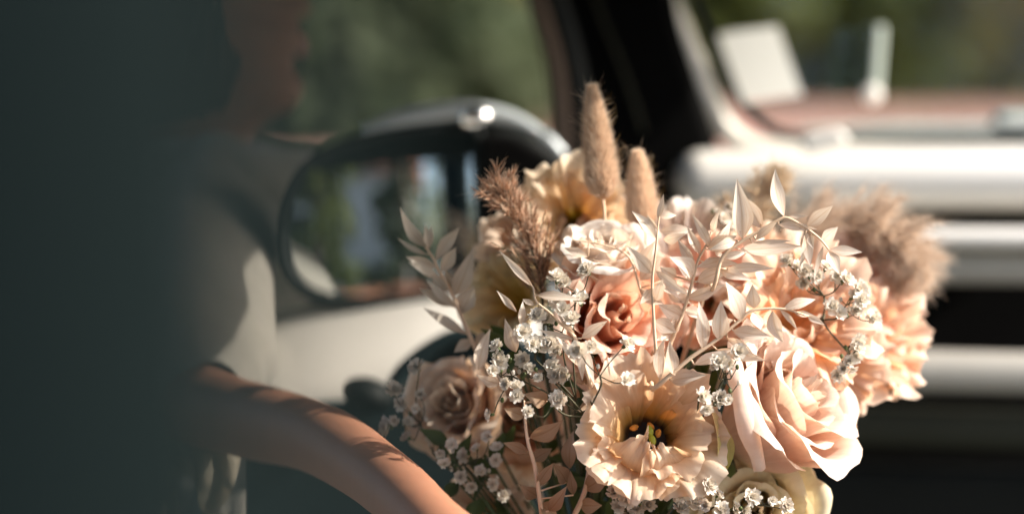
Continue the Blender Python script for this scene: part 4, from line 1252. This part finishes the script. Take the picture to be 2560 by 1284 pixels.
sprig('tan leaf sprig in shade at the bottom left of the dark gap', [(1356, 1300), (1338, 1171), (1320, 1106), (1312, 1041), (1310, 1000)], 1.285, [
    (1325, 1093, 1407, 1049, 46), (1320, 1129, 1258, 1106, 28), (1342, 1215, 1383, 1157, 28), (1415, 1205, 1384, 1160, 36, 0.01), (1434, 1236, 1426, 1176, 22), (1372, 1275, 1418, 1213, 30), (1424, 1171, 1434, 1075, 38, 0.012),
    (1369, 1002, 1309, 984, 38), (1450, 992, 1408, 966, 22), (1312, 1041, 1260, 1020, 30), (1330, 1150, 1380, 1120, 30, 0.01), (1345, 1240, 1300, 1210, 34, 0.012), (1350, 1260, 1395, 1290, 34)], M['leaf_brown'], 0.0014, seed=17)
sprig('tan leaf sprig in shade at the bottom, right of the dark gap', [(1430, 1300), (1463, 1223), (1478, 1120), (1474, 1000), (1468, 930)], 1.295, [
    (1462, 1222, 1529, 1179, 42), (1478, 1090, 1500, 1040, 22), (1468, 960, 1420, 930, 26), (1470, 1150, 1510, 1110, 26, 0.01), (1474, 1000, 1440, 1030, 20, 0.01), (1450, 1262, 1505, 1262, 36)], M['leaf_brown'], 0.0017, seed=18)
sprig('loose ivory sprig half hidden above the coral flower', [(1600, 720), (1570, 640), (1500, 610), (1430, 600)], 1.31, [
    (1470, 642, 1410, 619, 20), (1600, 700, 1655, 640, 34), (1590, 680, 1640, 600, 30, 0.01), (1660, 700, 1700, 740, 34, 0.0), (1670, 720, 1730, 760, 30), (1600, 720, 1660, 760, 30)], M['leaf'], 0.0008, seed=19)

# ------------------------------------------------------------------ gypsophila
gypsophila('small white flowers on dark twigs left of the coral flower, upper cluster', [(1467, 679, 46), (1393, 697, 46), (1408, 706, 34), (1450, 752, 38), (1395, 757, 38), (1345, 792, 42), (1366, 800, 40), (1430, 800, 44), (1408, 775, 34), (1308, 832, 40), (1350, 868, 54), (1376, 862, 40), (1332, 862, 36), (1395, 880, 36)], 1.262, (1440, 1000), 21, hub=[(1405, 830), (1340, 900), (1440, 730)])
gypsophila('small white flowers on dark twigs between the left sprig and the dark gap', [(1243, 868, 38), (1240, 888, 36), (1246, 908, 38), (1232, 925, 30), (1310, 900, 44), (1322, 922, 36), (1383, 918, 46), (1415, 938, 48), (1392, 940, 36), (1345, 945, 28), (1290, 968, 40), (1292, 992, 36), (1398, 1000, 44), (1225, 1036, 28), (1320, 1030, 30), (1266, 960, 30)], 1.258, (1465, 1040), 22, hub=[(1360, 930), (1280, 940), (1380, 1010)])
gypsophila('two bright white round flowers right of the coral flower and above the open one', [(1565, 862, 46), (1567, 950, 44), (1445, 875, 44), (1475, 868, 30)], 1.250, (1480, 1010), 23, hub=[(1500, 940)], face=(0.1, 0.1, 1.2))
gypsophila('white flowers between the open lisianthus and the pink rose', [(1847, 880, 38), (1800, 905, 42), (1822, 912, 30), (1788, 918, 28), (1755, 992, 42), (1800, 998, 44), (1822, 1002, 26), (1765, 1022, 28)], 1.262, (1745, 1060), 24, hub=[(1810, 945), (1765, 975)])
gypsophila('white flowers on thin twigs along the bottom right of the open lisianthus', [(1770, 1212, 46), (1742, 1176, 42), (1725, 1190, 32), (1736, 1258, 46), (1801, 1276, 40), (1795, 1237, 28), (1703, 1232, 38), (1879, 1242, 42), (1964, 1266, 42), (1765, 1262, 30), (1836, 1270, 36), (1860, 1275, 30), (1700, 1270, 40), (1930, 1250, 26), (1680, 1215, 30), (1707, 1191, 40), (1744, 1150, 30)], 1.275, (1640, 1330), 25, hub=[(1720, 1240), (1800, 1255), (1880, 1262)])
gypsophila('white flowers at the bottom below the left side of the open lisianthus', [(1571, 1252, 50), (1553, 1222, 40), (1535, 1232, 36), (1600, 1235, 36), (1590, 1272, 42), (1545, 1268, 34), (1620, 1262, 32)], 1.29, (1560, 1340), 26, hub=[(1570, 1275)])
gypsophila('arc of white flowers along the right side of the peach flowers', [(1970, 655, 38), (1990, 668, 34), (2012, 680, 38), (2040, 690, 38), (2065, 668, 38), (2090, 690, 34), (2113, 698, 46), (2145, 725, 46), (2150, 748, 38), (2132, 742, 34), (2080, 768, 44), (2100, 782, 34), (2142, 778, 38), (2181, 798, 38), (2010, 705, 30), (2140, 855, 36), (2146, 872, 32), (2138, 890, 36), (2122, 905, 36), (2108, 922, 34), (2095, 935, 30), (2130, 920, 28), (2148, 845, 28)], 1.305, (2055, 800), 27, hub=[(2060, 740), (2110, 770), (2120, 880)])
gypsophila('soft white flowers at the lower left edge above the forearm', [(1042, 918, 38), (985, 978, 38), (1050, 986, 26), (1005, 1010, 34), (968, 1066, 40), (985, 1050, 28), (1018, 1092, 30), (1020, 1056, 26), (1075, 1098, 30), (1040, 1020, 26)], 1.35, (1140, 1180), 28, hub=[(1050, 1060), (1080, 1130)])
gypsophila('dim white flowers among dark green twigs beside the forearm', [(1243, 1118, 30), (1240, 1150, 32), (1130, 1110, 34), (1160, 1140, 32), (1190, 1120, 28), (1110, 1160, 34), (1150, 1190, 34), (1200, 1180, 32), (1230, 1210, 32), (1100, 1135, 28), (1180, 1220, 30), (1220, 1090, 26), (1260, 1240, 32)], 1.325, (1270, 1270), 29, hub=[(1160, 1160), (1220, 1190)])
gypsophila('tiny white sprig just above the ivory leaves at the top right', [(1822, 520, 26), (1810, 545, 26), (1830, 560, 24), (1795, 530, 20)], 1.36, (1815, 620), 30, hub=[(1818, 560)])

# ------------------------------------------------------------------ dark greenery and stems in the gaps
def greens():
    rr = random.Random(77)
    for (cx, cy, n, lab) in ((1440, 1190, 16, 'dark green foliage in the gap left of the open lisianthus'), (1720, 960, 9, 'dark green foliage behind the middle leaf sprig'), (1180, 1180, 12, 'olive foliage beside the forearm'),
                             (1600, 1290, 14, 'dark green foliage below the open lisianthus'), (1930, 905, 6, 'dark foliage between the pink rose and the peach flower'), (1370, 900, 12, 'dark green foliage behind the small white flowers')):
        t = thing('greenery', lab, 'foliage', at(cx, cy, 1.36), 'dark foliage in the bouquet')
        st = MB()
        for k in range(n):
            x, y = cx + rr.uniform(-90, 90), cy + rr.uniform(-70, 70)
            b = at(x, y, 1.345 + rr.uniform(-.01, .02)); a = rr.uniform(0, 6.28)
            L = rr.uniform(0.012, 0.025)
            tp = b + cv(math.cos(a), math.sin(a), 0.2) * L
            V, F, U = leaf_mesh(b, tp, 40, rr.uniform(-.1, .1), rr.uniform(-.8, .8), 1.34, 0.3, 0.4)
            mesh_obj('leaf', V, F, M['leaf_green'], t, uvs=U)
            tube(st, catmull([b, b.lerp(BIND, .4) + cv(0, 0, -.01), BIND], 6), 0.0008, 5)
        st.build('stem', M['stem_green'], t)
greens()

# ------------------------------------------------------------------ bunny tails
def bunny(label, base, tip, wpx, d, stem_px, seed):
    rr = random.Random(seed)
    b, tp = at(*base, d), at(*tip, d - 0.004)
    ax = (tp - b); L = ax.length; ax.normalize()
    X, Y, Z = basis(ax)
    t = thing('bunny_tail', label, 'dried grass', b, 'bunny tail grasses in the bouquet')
    rad = wpx * 0.5 * K * d
    def rf(q): return rad * 1.06 * min(1.0, q / 0.15 + 0.12) ** 0.55 * max(0.0, 1 - q ** 1.9) ** 0.80
    core = MB()
    tube(core, [b + ax * L * 0.95 * i / 16 for i in range(17)], lambda q: rf(q) * 0.62 + 0.0002, 14)
    core.build('seed_head', M['bunny_core'], t)
    fz = MB()
    for k in range(14000):
        q = rr.random() ** 0.9
        a = rr.uniform(0, 2 * PI)
        out = X * math.cos(a) + Y * math.sin(a)
        p = b + ax * L * 0.96 * q + out * rf(q) * 0.62
        dr = (ax * rr.uniform(0.8, 1.4) + out * rr.uniform(0.5, 1.3) + Vector((rr.gauss(0, .15), rr.gauss(0, .15), rr.gauss(0, .15)))).normalized()
        hair(fz, p, dr, rad * rr.uniform(0.40, 0.90) * (1 - 0.45 * q), 0.00012, rr, 0.2, 2)
    for k in range(200):
        q = rr.uniform(0.0, 0.97); a = rr.uniform(0, 2 * PI)
        out = X * math.cos(a) + Y * math.sin(a)
        dr = (ax * rr.uniform(0.5, 1.3) + out * rr.uniform(0.6, 1.2) + Vector((rr.gauss(0, .3), rr.gauss(0, .3), rr.gauss(0, .3)))).normalized()
        hair(fz, b + ax * L * 0.96 * q + out * rf(q) * 0.62, dr, rad * rr.uniform(0.7, 1.3), 0.00011, rr, 0.35, 4)
    fz.build('fluff', M['bunny'], t)
    aw = MB()
    for k in range(46):
        q = rr.uniform(0.1, 0.9); a = rr.uniform(-0.9, 0.9) + (0 if rr.random() < 0.75 else PI)
        side = cv(1, 0, 0.2).normalized()
        out = (side * math.cos(a) + cv(0, 0, 1) * math.sin(a)).normalized()
        hair(aw, b + ax * L * 0.9 * q + out * rf(q) * 0.8, (out * 1.0 + ax * rr.uniform(0.4, 1.1)).normalized(), rad * rr.uniform(0.7, 1.15), 0.00016, rr, 0.25, 4, ax)
    aw.build('awns', M['awn'], t)
    mb = MB()
    tube(mb, catmull([b + ax * 0.002, at(stem_px[0], stem_px[1], d), at(stem_px[0], stem_px[1], d).lerp(BIND, 0.5), BIND], 14), 0.0008, 6)
    mb.build('stem', M['stem_pale'], t)
bunny('tall fluffy tan bunny tail grass against the black pillar', (1508, 496), (1480, 210), 92, 1.345, (1512, 600), 1)
bunny('shorter fluffy tan bunny tail grass behind the slim ivory sprig', (1608, 572), (1594, 376), 84, 1.365, (1612, 640), 2)

# ------------------------------------------------------------------ plumes
def reed():
    rr = random.Random(5)
    d = 1.335
    root = at(1355, 740, d)
    t = thing('reed_plume', 'brown spiky reed plume leaning up left at the left of the bouquet', 'dried grass', root)
    mb, sp, hz = MB(), MB(), MB()
    main = catmull([at(1360, 900, d + .01), root, at(1330, 630, d), at(1290, 545, d - .002), at(1238, 478, d - .004)], 40)
    tube(mb, main, lambda q: 0.0010 * (1 - .7 * q), 6)
    tube(mb, catmull([at(1360, 900, d + .01), BIND.lerp(at(1360, 900, d), .5), BIND], 6), 0.001, 6)
    br = []
    for k in range(125):
        q = rr.uniform(0.22, 1.0)
        i = min(39, int(q * 40)); p = main[i]; tg = (main[i + 1] - main[i]).normalized()
        out = cv(rr.gauss(0.15, 0.6), rr.gauss(0.1, 0.5), rr.gauss(0, .6))
        dr = (tg * 1.5 + out).normalized()
        L = rr.uniform(0.012, 0.036) * (1.25 - 0.85 * q)
        e = p + dr * L
        pts = catmull([p, p.lerp(e, .5) + out * 0.001, e + cv(0.1, 0.2, 0) * 0.003], 8)
        tube(mb, pts, 0.00022, 4)
        for s in range(1, 9):
            for z in range(2):
                pp = pts[s]
                dd = (dr + Vector((rr.gauss(0, .35), rr.gauss(0, .35), rr.gauss(0, .35)))).normalized()
                # slender spikelet
                hair(sp, pp, dd, rr.uniform(0.004, 0.0085), rr.uniform(0.0003, 0.00065), rr, 0.15, 3)
                if rr.random() < .9:
                    hair(hz, pp, (dd + Vector((rr.gauss(0, .5), rr.gauss(0, .5), rr.gauss(0, .5)))).normalized(), rr.uniform(0.005, 0.010), 0.00007, rr, .3, 3)
    mb.build('stem', M['twig'], t)
    sp.build('spikelets', M['reed'], t)
    hz.build('plume_hair', M['pampas'], t)
reed()

def pampas(label, path, d, radpx, nclump, seed, mat, hairs=46, hlen=0.016, droop=(0.3, -0.2, 0), wd=0.00013):
    rr = random.Random(seed)
    pts = [at(x, y, dd) for x, y, dd in path]
    P = catmull(pts, 60)
    t = thing('pampas_plume', label, 'dried grass', P[0], 'pampas plumes in the bouquet')
    mb, hz = MB(), MB()
    tube(mb, P, lambda q: 0.0013 * (1 - .7 * q), 6)
    tube(mb, catmull([P[0], P[0].lerp(BIND, .5), BIND], 8), 0.0015, 6)
    for k in range(nclump):
        q = rr.uniform(0.02, 1.0)
        i = min(59, int(q * 60)); p = P[i]; tg = (P[i + 1] - P[i]).normalized()
        rd = radpx * K * d * math.sin(PI * min(1, 0.18 + 0.76 * q)) ** 0.7
        o = Vector((rr.gauss(0, 1), rr.gauss(0, 1), rr.gauss(0, 1))); o = (o - tg * o.dot(tg)).normalized()
        e = p + o * rd * rr.uniform(0.35, 1.0) + tg * rd * rr.uniform(0.2, 1.0) + cv(*droop) * rd * rr.uniform(0, .8)
        pt2 = catmull([p, p.lerp(e, .5) + tg * rd * .1, e], 6)
        tube(mb, pt2, 0.00018, 4)
        for h in range(hairs):
            s = rr.randrange(1, 7)
            pp = pt2[s]
            dr = ((e - p).normalized() + tg * .4 + Vector((rr.gauss(0, .55), rr.gauss(0, .55), rr.gauss(0, .55)))).normalized()
            hair(hz, pp, dr, hlen * rr.uniform(.5, 1.2), wd, rr, 0.35, 3)
    mb.build('stem', M['stem_pale'], t)
    hz.build('plume_hair', mat, t)
pampas('large fluffy pinkish pampas plume sweeping right, its tip lit white by the sun', [(1930, 640, 1.42), (2010, 575, 1.43), (2110, 560, 1.435), (2190, 580, 1.43), (2255, 630, 1.42), (2265, 680, 1.415)], 1.43, 108, 440, 3, M['pampas'], hairs=60, hlen=0.012)
pampas('pale feathery pampas plume rising behind the ivory leaves at the top right', [(1880, 640, 1.40), (1880, 560, 1.41), (1900, 490, 1.41), (1950, 440, 1.41)], 1.41, 58, 120, 4, M['pampas_pale'], hairs=40, hlen=0.009, droop=(0.3, 0.3, 0))
pampas('wispy pale plume left of the large ivory leaf at the top', [(1830, 640, 1.39), (1818, 570, 1.395), (1812, 500, 1.395)], 1.40, 30, 40, 6, M['pampas_pale'], hairs=24, hlen=0.008, droop=(0, 0.3, 0))

# binding ribbon round the stems
rb = thing('bouquet_ribbon', 'ivory ribbon wound round the bouquet stems in the hand, below the frame', 'ribbon', BIND)
dn = (BIND - at(1560, 1000, 1.34)).normalized()
for k in range(5):
    mb = MB()
    c = BIND + dn * (0.009 * (k - 2)); a = dn.orthogonal().normalized(); b = dn.cross(a)
    tube(mb, [c + a * math.cos(i / 20 * 2 * PI) * 0.017 + b * math.sin(i / 20 * 2 * PI) * 0.017 for i in range(21)], 0.005, 6, 0.3, up=dn)
    mb.build('ribbon_turn', M['tie'], rb)
